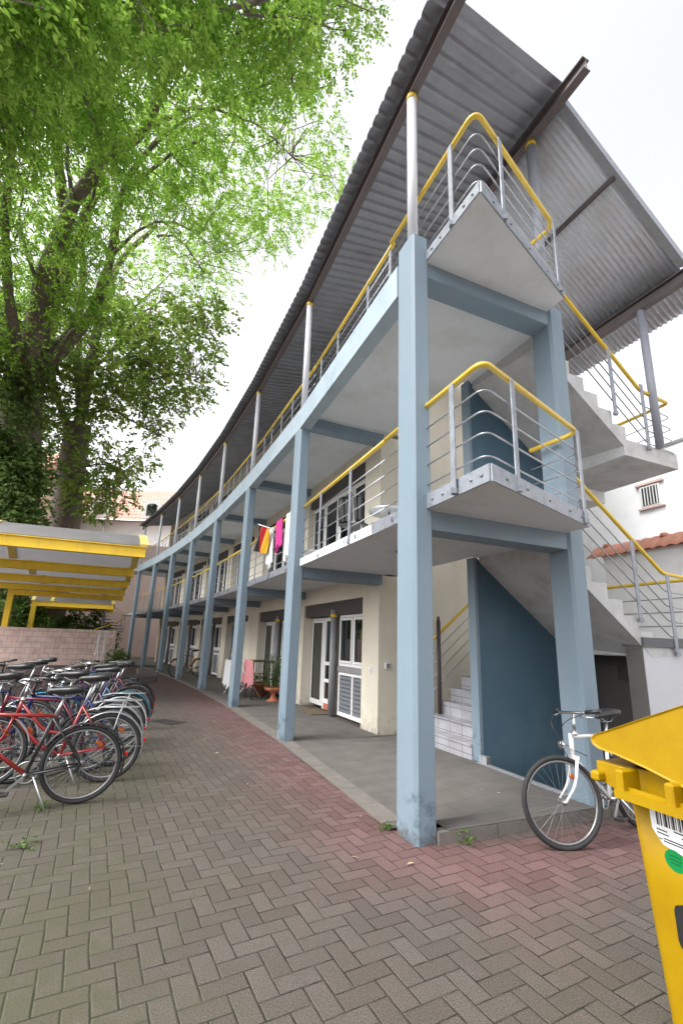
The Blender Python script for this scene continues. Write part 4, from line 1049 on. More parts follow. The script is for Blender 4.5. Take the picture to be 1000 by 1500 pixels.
# ------------------------------------------------------------------ bicycles
M['rim'] = mat('weathered_rim', (.30, .30, .31), .4, metal=.8, var=.25, scale=14)
def bicycle(name, c1, c2, loc, heading, lean, label, s=1.07, steer=0., fender=None, rack=False, bars='flat', tyre='blackrub', drop=False, lamp=False, seat_h=.95, group='bicycles parked in a row along the left side', basket=False, reflector=True, fork=None):
    t = thing(name, loc, label, 'bicycle', group, (lean, 0, rad(heading)))
    C1, C2 = paint(c1), paint(c2)
    R = .335*s; wb = 1.06*s
    V = lambda x, z, y=0.: Vector((x*s, y*s, z*s))
    bb, sc, hb, ht = V(.43, .28), V(.28, .76), V(.885, .64), V(.85, .82)
    if drop: low = V(.50, .42)
    fr_ = MB()
    if drop: fr_.tube(fillet([hb, V(.62, .36), bb], .2*s), .019*s, 8)
    else: fr_.tube([ht-(ht-hb)*.15, sc], .0155*s, 8)
    fr_.tube([hb-V(0, .0), bb], .018*s, 8) if not drop else fr_.tube(fillet([ht-(ht-hb)*.2, V(.60, .50), V(.37, .48)], .2*s), .016*s, 8)
    fr_.tube([ht, hb], .02*s, 8)
    o = fr_.build('frame', C1, t, world=False)
    f2 = MB(); f2.tube([bb, sc], .016*s, 8)
    for y in (-.055, .055):
        f2.tube([V(.43, .28, y*.6), V(0, .335, y)], .0095*s, 6); f2.tube([V(.285, .74, y*.4), V(0, .335, y)], .008*s, 6)
    f2.build('rear_frame', C2, o, world=False)
    def wheel(nm, x, par, st=0.):
        c = V(x, .335)
        Rz = Matrix.Rotation(st, 3, 'Z')
        piv = V(.93, 0); piv.z = 0
        tr = lambda v: (Rz@(v-piv)+piv) if st else v
        ring = lambda r, yy=0: [tr(c+Vector((math.cos(q)*r, yy, math.sin(q)*r))) for q in np.linspace(0, 2*PI, 40, endpoint=False)]
        mb = MB(); mb.tube(ring(R-.019*s), .0195*s, 8, close=True); w = mb.build(nm, M[tyre], par, world=False)
        mb = MB(); mb.tube(ring(R-.045*s), .010*s, 6, close=True); mb.build('rim', M['rim'], w, world=False)
        mb = MB()
        for k in range(28):
            q = 2*PI*k/28; q2 = q+(.55 if k % 4 < 2 else -.55); y = .022 if k % 2 else -.022
            mb.tube([tr(c+Vector((math.cos(q2)*.02, y, math.sin(q2)*.02))), tr(c+Vector((math.cos(q)*(R-.05*s), 0, math.sin(q)*(R-.05*s))))], .0014*s, 3, cap=False)
        mb.lathe(tr(c)+Rz@Vector((0, -.045, 0)), [(.006, -.01), (.012, 0), (.025, .012), (.014, .02), (.014, .07), (.025, .078), (.012, .09), (.006, .1)], 10, Rz@Vector((0, 1, 0)))
        mb.build('spokes', M['rim'], w, world=False)
        if reflector:
            mb = MB(); q = 2.2; a = tr(c+Vector((math.cos(q)*R*.62, .012, math.sin(q)*R*.62))); mb.bbox(a, (.075, .02, .035), Rz@Matrix.Rotation(-q-PI/2, 3, 'Y'), .006); mb.build('reflector', paint((.36, .08, .008), .35), w, world=False)
        return tr
    wheel('rear_wheel', 0, t); tr = wheel('front_wheel', 1.06, t, steer)
    Rz = Matrix.Rotation(steer, 3, 'Z')
    fk = MB()
    for y in (-.05, .05):
        fk.tube([tr(p) for p in fillet([V(.895, .64, y*.9), V(.945, .46, y), V(1.06, .335, y)], .16*s)], [.0125*s]*3+[.012*s]*3+[.010*s]*3, 7)
    fk.bar(tr(V(.893, .645, -.055)), tr(V(.893, .645, .055)), .03, .03)
    fk.build('fork', fork and paint(fork) or C1, t, world=False)
    st = MB(); top = V(.825, .98)
    st.tube([tr(ht-(ht-hb)*.02), tr(top)], .012*s, 7); st.lathe(tr(ht), [(.024*s, -.015), (.026*s, 0), (.02*s, .015), (.013*s, .02)], 10)
    o = None
    st.tube([tr(top), tr(V(.885, .985))], .012*s, 7)
    hc = V(.885, .985)
    if bars == 'flat': path = [V(.80, 1.0, -.30), V(.875, .985, -.12), hc, V(.875, .985, .12), V(.80, 1.0, .30)]
    else: path = [V(.66, 1.0, -.29), V(.80, 1.03, -.25), V(.90, 1.0, -.10), hc, V(.90, 1.0, .10), V(.80, 1.03, .25), V(.66, 1.0, .29)]
    path = fillet([tr(p) for p in path], .08*s); st.tube(path, .0115*s, 8); hbo = st.build('handlebar', M['chrome'] if bars == 'swept' or lamp else M['blackpl'], t, world=False)
    for a, b in ((path[0], path[1]), (path[-1], path[-2])):
        g = MB(); d_ = (b-a).normalized(); g.tube([a-d_*.01, a+d_*.11*s], .0165*s, 8); g.build('grip', M['blackpl'], hbo, world=False)
        g = MB(); q0 = a+d_*.14*s; g.tube([q0+Vector((0, 0, -.015)), q0+Vector((.05*s, 0, -.03)), a+d_*.02+Vector((.06*s, 0, -.045))], .006*s, 5); g.build('brake_lever', M['alu'], hbo, world=False)
    g = MB(); g.tube(fillet([tr(V(.87, .98, .2)), tr(V(1.02, .92, .12)), tr(V(1.0, .74, .02)), tr(V(.94, .62, .02))], .1), .004, 5); g.tube(fillet([tr(V(.87, .98, -.2)), tr(V(1.0, .9, -.1)), V(.9, .72, -.03), V(.6, .62, -.03)], .1), .004, 5); g.build('cable', M['blackpl'], hbo, world=False)
    # saddle
    sd = MB(); sx = .215; R_ = []
    sd.smooth = True
    for u, w_, z_, th in ((-.15, .02, .012, .03), (-.14, .085, .032, .06), (-.08, .098, .034, .075), (-.01, .075, .024, .07), (.06, .038, .018, .06), (.13, .024, .014, .045), (.158, .014, .002, .025)):
        c = V(sx+u, seat_h+z_); ring = []
        for k in range(12):
            q = 2*PI*k/12; zz = math.sin(q); ring.append(c+Vector((0, math.cos(q)*w_*s, (zz*.4 if zz > 0 else zz*.75)*th*s)))
        R_.append(ring)
    sd.rings(R_); so_ = sd.build('saddle', M['leather'], t, world=False)
    sp = MB(); sp.tube([sc-(sc-bb)*.1, V(.22, seat_h-.05)], .0125*s, 8)
    for y in (-.03, .03): sp.tube([V(.10, seat_h-.0, y), V(.17, seat_h-.05, y*.7), V(.26, seat_h-.05, y*.7), V(.34, seat_h-.005, y*.3)], .0035*s, 5)
    sp.build('seat_post', M['alu'], so_, world=False)
    # crank
    cr = MB(); cr.lathe(bb+Vector((0, -.05, 0)), [(.012, 0), (.018, .01), (.018, .09), (.012, .1)], 10, (0, 1, 0))
    cr.tube([bb+Vector((math.cos(q)*.088*s, -.06, math.sin(q)*.088*s)) for q in np.linspace(0, 2*PI, 28, endpoint=False)], .0075, 5, close=True)
    for q in (0, 1.257, 2.513, 3.77, 5.027): cr.bar(bb+Vector((0, -.06, 0)), bb+Vector((math.cos(q)*.085*s, -.06, math.sin(q)*.085*s)), .006, .014)
    cd = Vector((math.cos(2.4), 0, math.sin(2.4)))*.17*s
    cr.bar(bb+Vector((0, -.075, 0)), bb+Vector((0, -.08, 0))+cd, .012, .02); cr.bar(bb+Vector((0, .075, 0)), bb+Vector((0, .08, 0))-cd, .012, .02)
    co_ = cr.build('crank', M['alu'], t, world=False)
    for sg in (1, -1): pd = MB(); pd.bbox(bb+cd*sg+Vector((0, -.13*sg, 0)), (.09, .09, .022), None, .005); pd.build('pedal', M['blackpl'], co_, world=False)
    ch = MB(); ax = V(0, .335); 
    for dz in (.085*s, -.085*s): ch.bar(Vector((bb.x, -.06, bb.z+dz)), Vector((ax.x, -.06, ax.z+dz*.45)), .006, .009)
    ch.lathe(ax+Vector((0, -.064, 0)), [(.02, 0), (.042*s, .002), (.042*s, .012), (.02, .014)], 16, (0, 1, 0)); ch.bbox(V(.02, .25, -.06), (.02, .015, .09))
    ch.build('chain', M['blackpl'], co_, world=False)
    if fender:
        fm = M['alu'] if fender == 'alu' else paint(fender)
        for x, q0, q1, tt in ((0, -.35, 2.75, None), (1.06, .55, 3.0, tr)):
            mb = MB(); c = V(x, .335); R2 = []
            for q in np.linspace(q0, q1, 22):
                rr = R+.02*s; q_ = PI-q if x == 0 else q
                pr = []
                for y, dz in ((-.026, -.012), (-.018, .0), (0, .006), (.018, 0), (.026, -.012), (.018, -.003), (0, .003), (-.018, -.003)):
                    v = c+Vector((math.cos(q_)*(rr+dz), y*s, math.sin(q_)*(rr+dz))); pr.append(tt(v) if tt else v)
                R2.append(pr)
            mb.smooth = True; mb.rings(R2)
            for y in (-.05, .05):
                q_ = PI-q0-.35 if x == 0 else q0+.35
                a = c+Vector((0, y, 0)); b = c+Vector((math.cos(q_)*(R+.02), y*.5, math.sin(q_)*(R+.02))); mb.tube([tt(a) if tt else a, tt(b) if tt else b], .003, 4)
            mb.build('mudguard', fm, t, world=False)
        mb = MB(); mb.bbox(V(-.365, .40), (.025, .035, .045), Matrix.Rotation(.2, 3, 'Y'), .006); mb.build('tail_lamp', paint((.5, .01, .01), .25), t, world=False)
    if rack:
        mb = MB()
        for y in (-.06, .06): mb.tube(fillet([V(.24, .70, y*.4), V(.14, .735, y), V(-.28, .735, y), V(-.30, .735, 0)], .05), .005, 5); mb.tube([V(-.1, .735, y), V(0, .335, y)], .005, 5)
        for y in (-.03, .0, .03): mb.tube([V(.12, .738, y), V(-.29, .738, y)], .0035, 4)
        for x in (.08, -.1, -.26): mb.tube([V(x, .735, -.06), V(x, .735, .06)], .004, 4)
        mb.build('rack', M['blackpl'] if rack == 'black' else M['alu'], t, world=False)
    if lamp:
        mb = MB(); c = tr(V(.99, .745)); mb.lathe(c, [(.008, -.04), (.03, -.025), (.036, 0), (.034, .006), (.004, .008)], 14, Rz@Vector((1, 0, .05))); mb.tube([c-Rz@Vector((.02, 0, 0)), tr(V(.90, .70))], .005, 5); mb.build('head_lamp', M['chrome'], t, world=False)
    mb = MB(); mb.tube([V(.36, .27, .06), V(.22, .02, .18)], .009, 6); mb.build('kickstand', M['alu'], t, world=False)
    if basket:
        mb = MB()
        for zz, k in ((.74, .8), (.84, .9), (.96, 1.)):
            mb.tube([V(-.20+.17*k, zz, -.14*k), V(-.20+.17*k, zz, .14*k), V(-.20-.17*k, zz, .14*k), V(-.20-.17*k, zz, -.14*k)], .004, 4, close=True)
        for q in np.linspace(0, 1, 9)[:-1]:
            for (xa, ya), (xb, yb) in (((.17, -.14), (.17, .14)), ((-.17, -.14), (-.17, .14)), ((-.17, -.14), (.17, -.14)), ((-.17, .14), (.17, .14))):
                x, y = xa+(xb-xa)*q, ya+(yb-ya)*q; mb.tube([V(-.2+x*.8, .74, y*.8), V(-.2+x, .96, y)], .003, 3)
        mb.build('basket', M['blackpl'], t, world=False)
    return t
BLK = (.018, .018, .019)
BIKES = [
 # rear contact, heading, lean, colours
 ((-2.50, 4.93), 205, -.03, (.30, .014, .012), BLK, dict(steer=.3, seat_h=.97, fender=BLK), 'red and black mountain bicycle nearest the camera with fat black rear tyre'),
 ((-2.60, 5.62), 199, .05, (.26, .010, .012), (.26, .010, .012), dict(fender='alu', drop=True, bars='swept', seat_h=1.02, rack=True), 'red step-through bicycle with silver mudguards and red tail lamp'),
 ((-2.86, 6.25), 203, -.04, (.015, .022, .16), (.015, .022, .16), dict(fender=(.40, .41, .43), rack=True, steer=-.3, seat_h=1.0), 'dark blue bicycle with pale mudguards beside the red step-through'),
 ((-3.1, 6.95), 198, .04, (.04, .035, .04), (.04, .035, .04), dict(fender=(.55, .55, .56), rack=True, bars='swept', steer=.2, seat_h=1.02), 'dark grey bicycle with broad white mudguards and carrier'),
 ((-3.35, 7.7), 204, -.03, (.02, .09, .17), (.02, .09, .17), dict(fender=(.01, .20, .34), drop=True, bars='swept', seat_h=1.04), 'bicycle with turquoise blue mudguard in the middle of the row'),
 ((-3.62, 8.5), 197, .05, BLK, BLK, dict(fender=BLK, rack='black', basket=True, bars='flat', steer=-.25, seat_h=1.0), 'black bicycle with black wire basket on its carrier'),
 ((-3.95, 9.4), 204, -.05, (.14, .012, .05), (.14, .012, .05), dict(fender=BLK, rack='black', bars='swept', seat_h=1.0), 'maroon bicycle with black carrier toward the far end'),
 ((-4.55, 10.3), 200, .03, (.06, .02, .18), (.06, .02, .18), dict(fender=BLK, rack='black', steer=.25), 'purple bicycle at the far end of the row'),
 ((-3.55, 5.45), 195, .09, (.27, .012, .012), (.35, .12, .12), dict(bars='flat', steer=.4, seat_h=1.02), 'bright red bicycle squeezed into the rear of the row'),
 ((-3.0, 5.95), 193, -.06, (.16, .012, .03), (.16, .012, .03), dict(bars='flat', steer=.5, seat_h=1.04), 'crimson bicycle wedged between the silver mudguards and the blue frame'),
 ((-4.1, 6.6), 190, -.08, (.015, .02, .15), (.015, .02, .15), dict(bars='flat', steer=-.4, seat_h=1.06), 'dark blue bicycle with raised black saddle in the rear of the row'),
 ((-4.7, 7.8), 196, .06, (.09, .09, .10), (.09, .09, .10), dict(bars='swept', fender=BLK, steer=.3, seat_h=1.04), 'grey bicycle in the rear of the row with curved handlebar'),
 ((-5.3, 9.1), 200, -.05, BLK, (.2, .015, .015), dict(bars='flat', rack='black', steer=-.2, seat_h=1.02), 'black and red bicycle behind the others near the block wall'),
 ((-3.3, 7.3), 207, .08, BLK, BLK, dict(bars='swept', fender=BLK, steer=-.4, seat_h=1.05), 'black roadster bicycle with black mudguards in the middle of the row'),
]
for loc, hd, ln_, c1, c2, kw, lab in BIKES: bicycle('bicycle', c1, c2, (*loc, 0), hd, ln_, lab, **kw)
h_ = rad(35); fx = (1.98, 4.17)
bicycle('bicycle', (.66, .66, .66), (.66, .66, .66), (fx[0]+1.06*1.07*math.cos(h_), fx[1]+1.06*1.07*math.sin(h_), 0), 215, .12, 'white bicycle leaning beside the yellow bin in front of the stairs', steer=-.5, lamp=True, bars='flat', seat_h=.92, group='single bicycles')
q = offpt(4, .9, .012, 1.3); bicycle('bicycle', (.42, .17, .03), (.42, .17, .03), tuple(q), 240, .05, 'golden brown bicycle parked under the far arcade', fender=(.42, .17, .03), bars='swept', group='single bicycles', s=1.1)

# ------------------------------------------------------------------ yellow waste bin
nb = -.25
t = thing('waste_bin', S.w(-2.3, .05, 0), 'big yellow plastic waste bin with slightly open lid, barcode label and green sticker', 'waste bin')
mb = MB(); e = .05
def binring(z, a1, n1, a0=-2.78, nn=.42):
    r = .05; c = [(a1-r, n1), (a1, n1+r), (a1, nn-r), (a1-r, nn), (a0+r, nn), (a0, nn-r), (a0, n1+r), (a0+r, n1)]
    out = []
    for k in range(4):
        p, q = c[(2*k) % 8], c[(2*k+1) % 8]
        cx, cy = (a1-r if k < 2 else a0+r), (n1+r if k in (0, 3) else nn-r)
        for j in range(5):
            th = {0: -PI/2, 1: 0, 2: PI/2, 3: PI}[k]+PI/2*j/4; out.append((cx+r*math.cos(th), cy+r*math.sin(th)))
    return [S.w(a, n, z) for a, n in out]
mb.smooth = True; mb.rings([binring(z, -1.925-.05*(1-z/.95), nb+.015+.05*(1-z/.95), -2.78+.05*(1-z/.95), .42-.05*(1-z/.95)) for z in (.03, .06, .3, .6, .93)]); mb.smooth = False
body = mb.build('body', M['bin'], t)
mb = MB()                                  # rim collar
A0, A1 = -2.86, -1.80
mb.loft([S.w(a, nb-.012, z) for a, z in ((A1, .975), (A1, 1.06), (-1.945, 1.06), (-1.945, .94), (-1.93, .94))], [S.w(a, .46, z) for a, z in ((A1, .975), (A1, 1.06), (A0, 1.06), (A0, .94), (-1.93, .94))])
mb.loft([S.w(a, nb+.045, z) for a, z in ((-1.94, .94), (-1.94, 1.06), (A0, 1.06), (A0, .94))], [S.w(a, .46, z) for a, z in ((-1.94, .94), (-1.94, 1.06), (A0, 1.06), (A0, .94))])
mb.bbox(S.w(A1-.02, nb-.03, .995), (.05, .06, .05), Matrix.Rotation(rad(23+90), 3, 'Z'), .01)
rim = mb.build('rim', M['bin'], t)
mb = MB()                                  # comb rail in front of the rim
o3 = Matrix.Rotation(rad(23.02), 3, 'Z')
mb.bar(S.w(-1.95, nb-.075, .958), S.w(-2.84, nb-.075, .958), .045, .035); mb.bar(S.w(-1.95, nb-.052, .965), S.w(-2.84, nb-.052, .965), .012, .05)
mb.bar(S.w(-1.95, nb-.015, .945), S.w(-2.84, nb-.015, .945), .12, .012)
for a in (-1.975, -2.20, -2.42, -2.64): mb.bbox(S.w(a, nb-.03, 1.005), (.12, .04, .115), o3, .008)
mb.build('comb_rail', M['bin'], rim)
# lid: wedge with rounded edges
prof = [(-1.79, 1.16), (-1.80, 1.135), (-1.83, 1.122), (-1.925, 1.112), (-2.065, 1.086), (-2.21, 1.05), (-2.45, 1.005), (-2.82, .99), (-2.86, 1.05), (-2.84, 1.40), (-2.72, 1.50), (-2.5, 1.475), (-2.25, 1.378), (-1.86, 1.205), (-1.81, 1.185)]
mb = MB(); cx = (-2.33, 1.2); R_ = []
for n, k in ((nb-.03, .955), (nb-.04, .985), (nb-.02, 1.), (.44, 1.), (.46, .985), (.45, .95)):
    R_.append([S.w(cx[0]+(a-cx[0])*k, n, cx[1]+(z-cx[1])*k) for a, z in prof])
mb.rings(R_); lid = mb.build('lid', M['bin'], t)
for o_, w_ in ((lid, .02), (rim, .008)):
    bv = o_.modifiers.new('bevel', 'BEVEL'); bv.width = w_; bv.segments = 3; bv.limit_method = 'ANGLE'; bv.angle_limit = rad(28)
    o_.data.polygons.foreach_set('use_smooth', [True]*len(o_.data.polygons)); o_.modifiers.new('normals', 'WEIGHTED_NORMAL')
def face(a, z, off): return S.w(a, nb+.015+.05*(1-z/.95)-off, z)
mb = MB(); mb.loft([face(a, z, .002) for a, z in ((-2.033, .962), (-2.033, .83), (-2.075, .775), (-2.28, .735), (-2.28, .945))], [face(a, z, -.004) for a, z in ((-2.033, .962), (-2.033, .83), (-2.075, .775), (-2.28, .735), (-2.28, .945))]); lb = mb.build('label', M['label'], body)
mb = MB(); a = -2.06
wid = [3, 1, 2, 1, 4, 2, 1, 3, 1, 1, 2, 4, 1, 2, 3, 1, 2, 1, 1, 3]
for k, w_ in enumerate(wid):
    b = a-.0026*w_
    mb.loft([face(q, z, .003) for q, z in ((a, .945), (b, .945), (b, .852), (a, .852))], [face(q, z, .0005) for q, z in ((a, .945), (b, .945), (b, .852), (a, .852))]); a = b-.0026*(1+(k*7) % 3)
mb.build('barcode', M['ink'], lb)
mb = MB()
for a0, a1, z in ((-2.13, -2.20, .842), (-2.055, -2.10, .832), (-2.055, -2.105, .818), (-2.06, -2.075, .796), (-2.08, -2.19, .80), (-2.2, -2.26, .815), (-2.16, -2.26, .825), (-2.08, -2.2, .79)):
    mb.loft([face(q, z+d, .003) for q, d in ((a0, 0), (a1, -.002), (a1, .003), (a0, .005))], [face(q, z+d, .0005) for q, d in ((a0, 0), (a1, -.002), (a1, .003), (a0, .005))])
mb.build('print', M['ink'], lb)
mb = MB(); c = (-2.117, .727); mb.loft([face(c[0]+.045*math.cos(q), c[1]+.043*math.sin(q), .002) for q in np.linspace(0, 2*PI, 24, endpoint=False)], [face(c[0]+.045*math.cos(q), c[1]+.043*math.sin(q), -.003) for q in np.linspace(0, 2*PI, 24, endpoint=False)]); st_ = mb.build('round_sticker', M['green'], body)
mb = MB()
for dz, w_ in ((.014, .05), (.0, .055), (-.013, .04)):
    mb.loft([face(c[0]+s_*w_/2, c[1]+dz+d, .003) for s_, d in ((1, 0), (-1, 0), (-1, .004), (1, .004))], [face(c[0]+s_*w_/2, c[1]+dz+d, .001) for s_, d in ((1, 0), (-1, 0), (-1, .004), (1, .004))])
mb.build('print', paint((.0, .10, .02)), st_)
mb = MB(); c = (-2.155, .475); pr = [(c[0]+.07*max(-1, min(1, 1.5*math.cos(q))), c[1]+.095*math.sin(q)) for q in np.linspace(0, 2*PI, 20, endpoint=False)]
mb.loft([face(a, z, .012) for a, z in pr], [face(a, z, -.005) for a, z in pr]); lk = mb.build('lock_plate', M['blackpl'], body)
mb = MB(); pr = [(c[0]+.03*math.cos(q), c[1]-.04+.035*math.sin(q)) for q in np.linspace(0, 2*PI, 16, endpoint=False)]; mb.loft([face(a, z, .018) for a, z in pr], [face(a, z, .0) for a, z in pr]); mb.build('lock', M['chrome'], lk)
for a in (-2.1, -2.6):
    mb = MB(); mb.lathe(S.w(a, -.20, .04), [(.01, -.02), (.04, -.018), (.04, .018), (.01, .02)], 16, N3); mb.build('wheel', M['blackrub'], t)

# ------------------------------------------------------------------ things under the arcade
def cloth(name, grid, m, label, cat, group=None, mats=None, mi=None, parent=None):
    """grid of points -> thick cloth"""
    n, k = len(grid), len(grid[0]); mb = MB(); mb.smooth = True
    V = [Vector(p) for r in grid for p in r]
    nrm = (V[1]-V[0]).cross(V[k]-V[0]).normalized()*.006
    b = len(V); V2 = V+[p+nrm for p in V]; fs = []; mis = []
    for i in range(n-1):
        for j in range(k-1):
            q = (i*k+j, (i+1)*k+j, (i+1)*k+j+1, i*k+j+1); fs += [q, tuple(x+b for x in reversed(q))]; mis += [mi(i/(n-1), j/(k-1)) if mi else 0]*2
    mb.add(V2, fs); mb.mi = mis
    o = mb.build(name, mats or m, parent)
    if label: tag(o, label, cat, group)
    return o
WF = lambda i: WL[i]
# drying rack with laundry in front of the second flat
fr = Fr(BF[2][0].w(1.1, 0), heads[2])
rk = thing('drying_rack', fr.w(1.2, .75, .012), 'folding metal clothes rack hidden under laundry between the third and fourth columns', 'drying rack')
mb = MB()
for a in (.55, 1.9):
    mb.tube([fr.w(a, .35, .012), fr.w(a, 1.05, .98)], .011, 6); mb.tube([fr.w(a, 1.05, .012), fr.w(a, .35, .98)], .011, 6)
for n in (.35, .49, .63, .77, .91, 1.05): mb.tube([fr.w(.5, n, .98), fr.w(1.95, n, .98)], .006, 5)
mb.build('rack_frame', M['white'], rk)
def drape(fr, a0, a1, n, zt, zb, amp, ph, N=14, K=18):
    return [[fr.w(a0+(a1-a0)*j/K, n+amp*math.sin(ph+j*1.1)*(.25+i/N)+.02*math.sin(j*2.3), zt+(zb+.08*math.sin(j*.9+ph)-zt)*i/N) for j in range(K+1)] for i in range(N+1)]
wl = mat('white_laundry', (.74, .73, .74), .85, var=.05, scale=8)
cloth('bed_sheet', drape(fr, 1.25, 1.95, .34, .99, .22, .05, .3), wl, 'white bed sheet hanging from the drying rack', 'laundry', 'laundry on the drying rack')
cloth('shirt', drape(fr, .62, 1.2, .335, .99, .12, .05, 2.), mat('white_purple_cloth', (.62, .58, .66), .85, var=.3, scale=14), 'white and lilac shirt drying on the rack next to the sheet', 'laundry', 'laundry on the drying rack')
TF = Fr((-2.52, 13.25), 27)
cloth('tablecloth', drape(TF, -.44, .40, 0, 1.05, .36, .06, 1.), mat('pink_cloth', (.62, .25, .27), .85, var=.08, scale=20), 'pink tablecloth hanging over a small table beside the third column', 'tablecloth')
tb = thing('side_table', TF.w(0, .3, .012), 'small dark table under the pink cloth', 'table')
mb = MB(); mb.box(TF, -.44, .42, .03, .6, 1.005, 1.035); mb.build('table_top', M['dark'], tb)
for a, n in ((-.28, .08), (.26, .08), (-.28, .55), (.26, .55)):
    mb = MB(); p = TF.w(a, n); mb.tube([(p.x, p.y, .01), (p.x, p.y, 1.0)], .016, 6); mb.build('leg', M['dark'], tb)
def pot(name, p, r, h, label, tall=False, flowers=False, bowl=False):
    t = thing(name, p, label, 'flower pot', 'plant pots by the ground floor wall')
    pf = [(r*.7, 0), (r*.98, h*.8), (r*1.08, h*.82), (r*1.08, h), (r*.95, h), (r*.9, h*.85), (.01, h*.85)]
    if bowl: pf = [(r*.75, 0), (r*.75, .02), (r*.35, .08), (r*.22, h*.5), (r*.35, h*.62), (r*1.0, h*.8), (r*1.1, h), (r*1.0, h), (r*.8, h*.9), (.01, h*.9)]
    mb = MB(); mb.lathe(p, pf, 20); mb.build('pot', M['terra'], t)
    n = 26 if tall else 14; P = []; Dd = []
    for k in range(n*6):
        z = h+rng.uniform(0, .85 if tall else .28); rr = r*(.9 if not tall else .75)*rng.uniform(.1, 1.2); q = rng.uniform(0, 2*PI)
        P.append((p[0]+rr*math.cos(q), p[1]+rr*math.sin(q), p[2]+z)); Dd.append((math.cos(q), math.sin(q), .3))
    leafmesh('leaves', P, Dd, .07, M['weed'], t, per=5, rach=.1, aspect=.4, rng=rng)
    mb = MB()
    for k in range(6):
        q = rng.uniform(0, 2*PI); mb.tube([(p[0], p[1], p[2]+h*.8), (p[0]+r*.5*math.cos(q), p[1]+r*.5*math.sin(q), p[2]+h+(.7 if tall else .2))], .005, 4)
    mb.build('stem', M['weed'], t)
    if flowers:
        mb = MB()
        for k in range(16):
            q = rng.uniform(0, 2*PI); rr = r*rng.uniform(.2, 1.1); mb.lathe((p[0]+rr*math.cos(q), p[1]+rr*math.sin(q), p[2]+h+rng.uniform(.05, .28)), [(.004, 0), (.028, .008), (.022, .02), (.004, .022)], 7)
        mb.build('blossom', paint((.55, .08, .03), .6), t)
    return t
pot('plant_pot', (-1.72, 12.95, .012), .24, .36, 'tall leafy plant in a terracotta pedestal bowl beside the second column', True, False, True)
pot('plant_pot', (-2.28, 14.3, .012), .26, .34, 'low terracotta pot of orange flowers between plant and pink cloth', False, True)
# fire extinguisher on the wall
w3, L3 = WL[2]
p = w3.w(2.25, -.11, .72); t = thing('fire_extinguisher', (p.x, p.y, p.z), 'red fire extinguisher hung on the cream wall', 'fire extinguisher')
mb = MB(); mb.lathe(p, [(.06, 0), (.085, .02), (.088, .1), (.088, .48), (.07, .55), (.03, .58), (.03, .6)], 18); mb.build('cylinder', paint((.5, .015, .015), .3), t)
mb = MB(); mb.bbox(p+Vector((0, 0, .63)), (.09, .03, .05), None, .005); mb.tube(fillet([p+Vector((.03, 0, .62)), p+Vector((.12, -.02, .5)), p+Vector((.1, -.03, .2))], .08), .011, 6); mb.build('valve', M['blackpl'], t)
mb = MB(); mb.lathe(p+Vector((0, 0, .2)), [(.0888, 0), (.0895, .002), (.0895, .15), (.0888, .152)], 18); mb.build('label', M['label'], t)
# round bulkhead lamps on the wall, ground and first floor
for st, z in ((0, 2.35), (1, 5.35)):
    for i in (2, 4, 5):
        fr, L = WL[i]; p = fr.w(1.3 if i == 2 else .33, 0, z); nn = -Vector((fr.n.x, fr.n.y, 0))
        fl = ('ground floor', 'first floor')[st]; wh = {2: 'nearest', 4: 'middle', 5: 'farthest'}[i]
        t = thing('wall_lamp', tuple(p), 'small round dark wall lamp, %s one on the %s cream wall' % (wh, fl), 'wall lamp', 'round wall lamps')
        mb = MB(); mb.lathe(p, [(.11, 0), (.12, .02), (.12, .05), (.1, .06)], 18, nn); mb.build('base', paint((.09, .03, .025), .5), t)
        mb = MB(); mb.lathe(p+nn*.061, [(.098, 0), (.085, .035), (.04, .055), (.004, .06)], 18, nn); mb.build('lamp_cover', paint((.14, .05, .04), .25), t)
# doormat, switches
fr, L = WL[0]
mb = MB(); mb.bbox(fr.w(2.75, -.10, .024), (.85, .5, .022), Matrix.Rotation(rad(25+90), 3, 'Z'), .004); tag(mb.build('door_mat', mat('coir_mat', (.13, .10, .06), .95, var=.3, scale=60, bump=.6, bscale=200)), 'brown coir doormat in front of the open flat door', 'doormat')
t = thing('door_bell', tuple(fr.w(.28, 0, 1.1)), 'small white bell plate on the cream pillar beside the louvres', 'door bell')
mb = MB(); mb.box(fr, .24, .33, -.018, -.001, 1.05, 1.16); mb.build('plate', M['white'], t); mb = MB(); mb.lathe(fr.w(.285, -.018, 1.1), [(.018, 0), (.016, .008), (.003, .01)], 10, -fr.n.to_3d()); mb.build('button', M['alu'], t)
t = thing('socket_box', tuple(fr.w(0, .14, 1.2)), 'small white socket box on the gable side of the cream pillar', 'socket')
mb = MB(); mb.box(fr, -.045, -.001, .14, .23, 1.15, 1.26); mb.build('box', M['white'], t); mb = MB(); mb.box(fr, -.053, -.046, .155, .215, 1.165, 1.245); mb.build('cover', M['galv'], t)
# laundry and flag on the first floor railing of the second bay
fr = BF[1][0]
t = thing('flag', tuple(fr.w(1.75, -.05, 3.95)), 'black, red and gold striped flag on a short white stick at the gallery rail', 'flag')
p0, p1 = fr.w(1.58, -.06, 3.88), fr.w(2.0, -.34, 4.06)
mb = MB(); mb.tube([p0, p1+(p1-p0)*.05], .012, 6); mb.build('stick', M['white'], t)
gr = [[p1+(p0-p1)*(.62*j/15)+Vector((0, 0, -.52*i/12-.015))+Vector((fr.d.x, fr.d.y, 0))*(.30*i/12*(1-.3*j/15))+Vector((fr.n.x, fr.n.y, 0))*.03*math.sin(j*.8+i*.3) for j in range(16)] for i in range(13)]
cloth('cloth', gr, None, None, None, mats=[paint((.015, .015, .015), .8, name='flag_black'), paint((.5, .02, .02), .8, name='flag_red'), paint((.8, .45, .02), .8, name='flag_gold')], mi=lambda u, v: min(2, int(v*3)), parent=t)
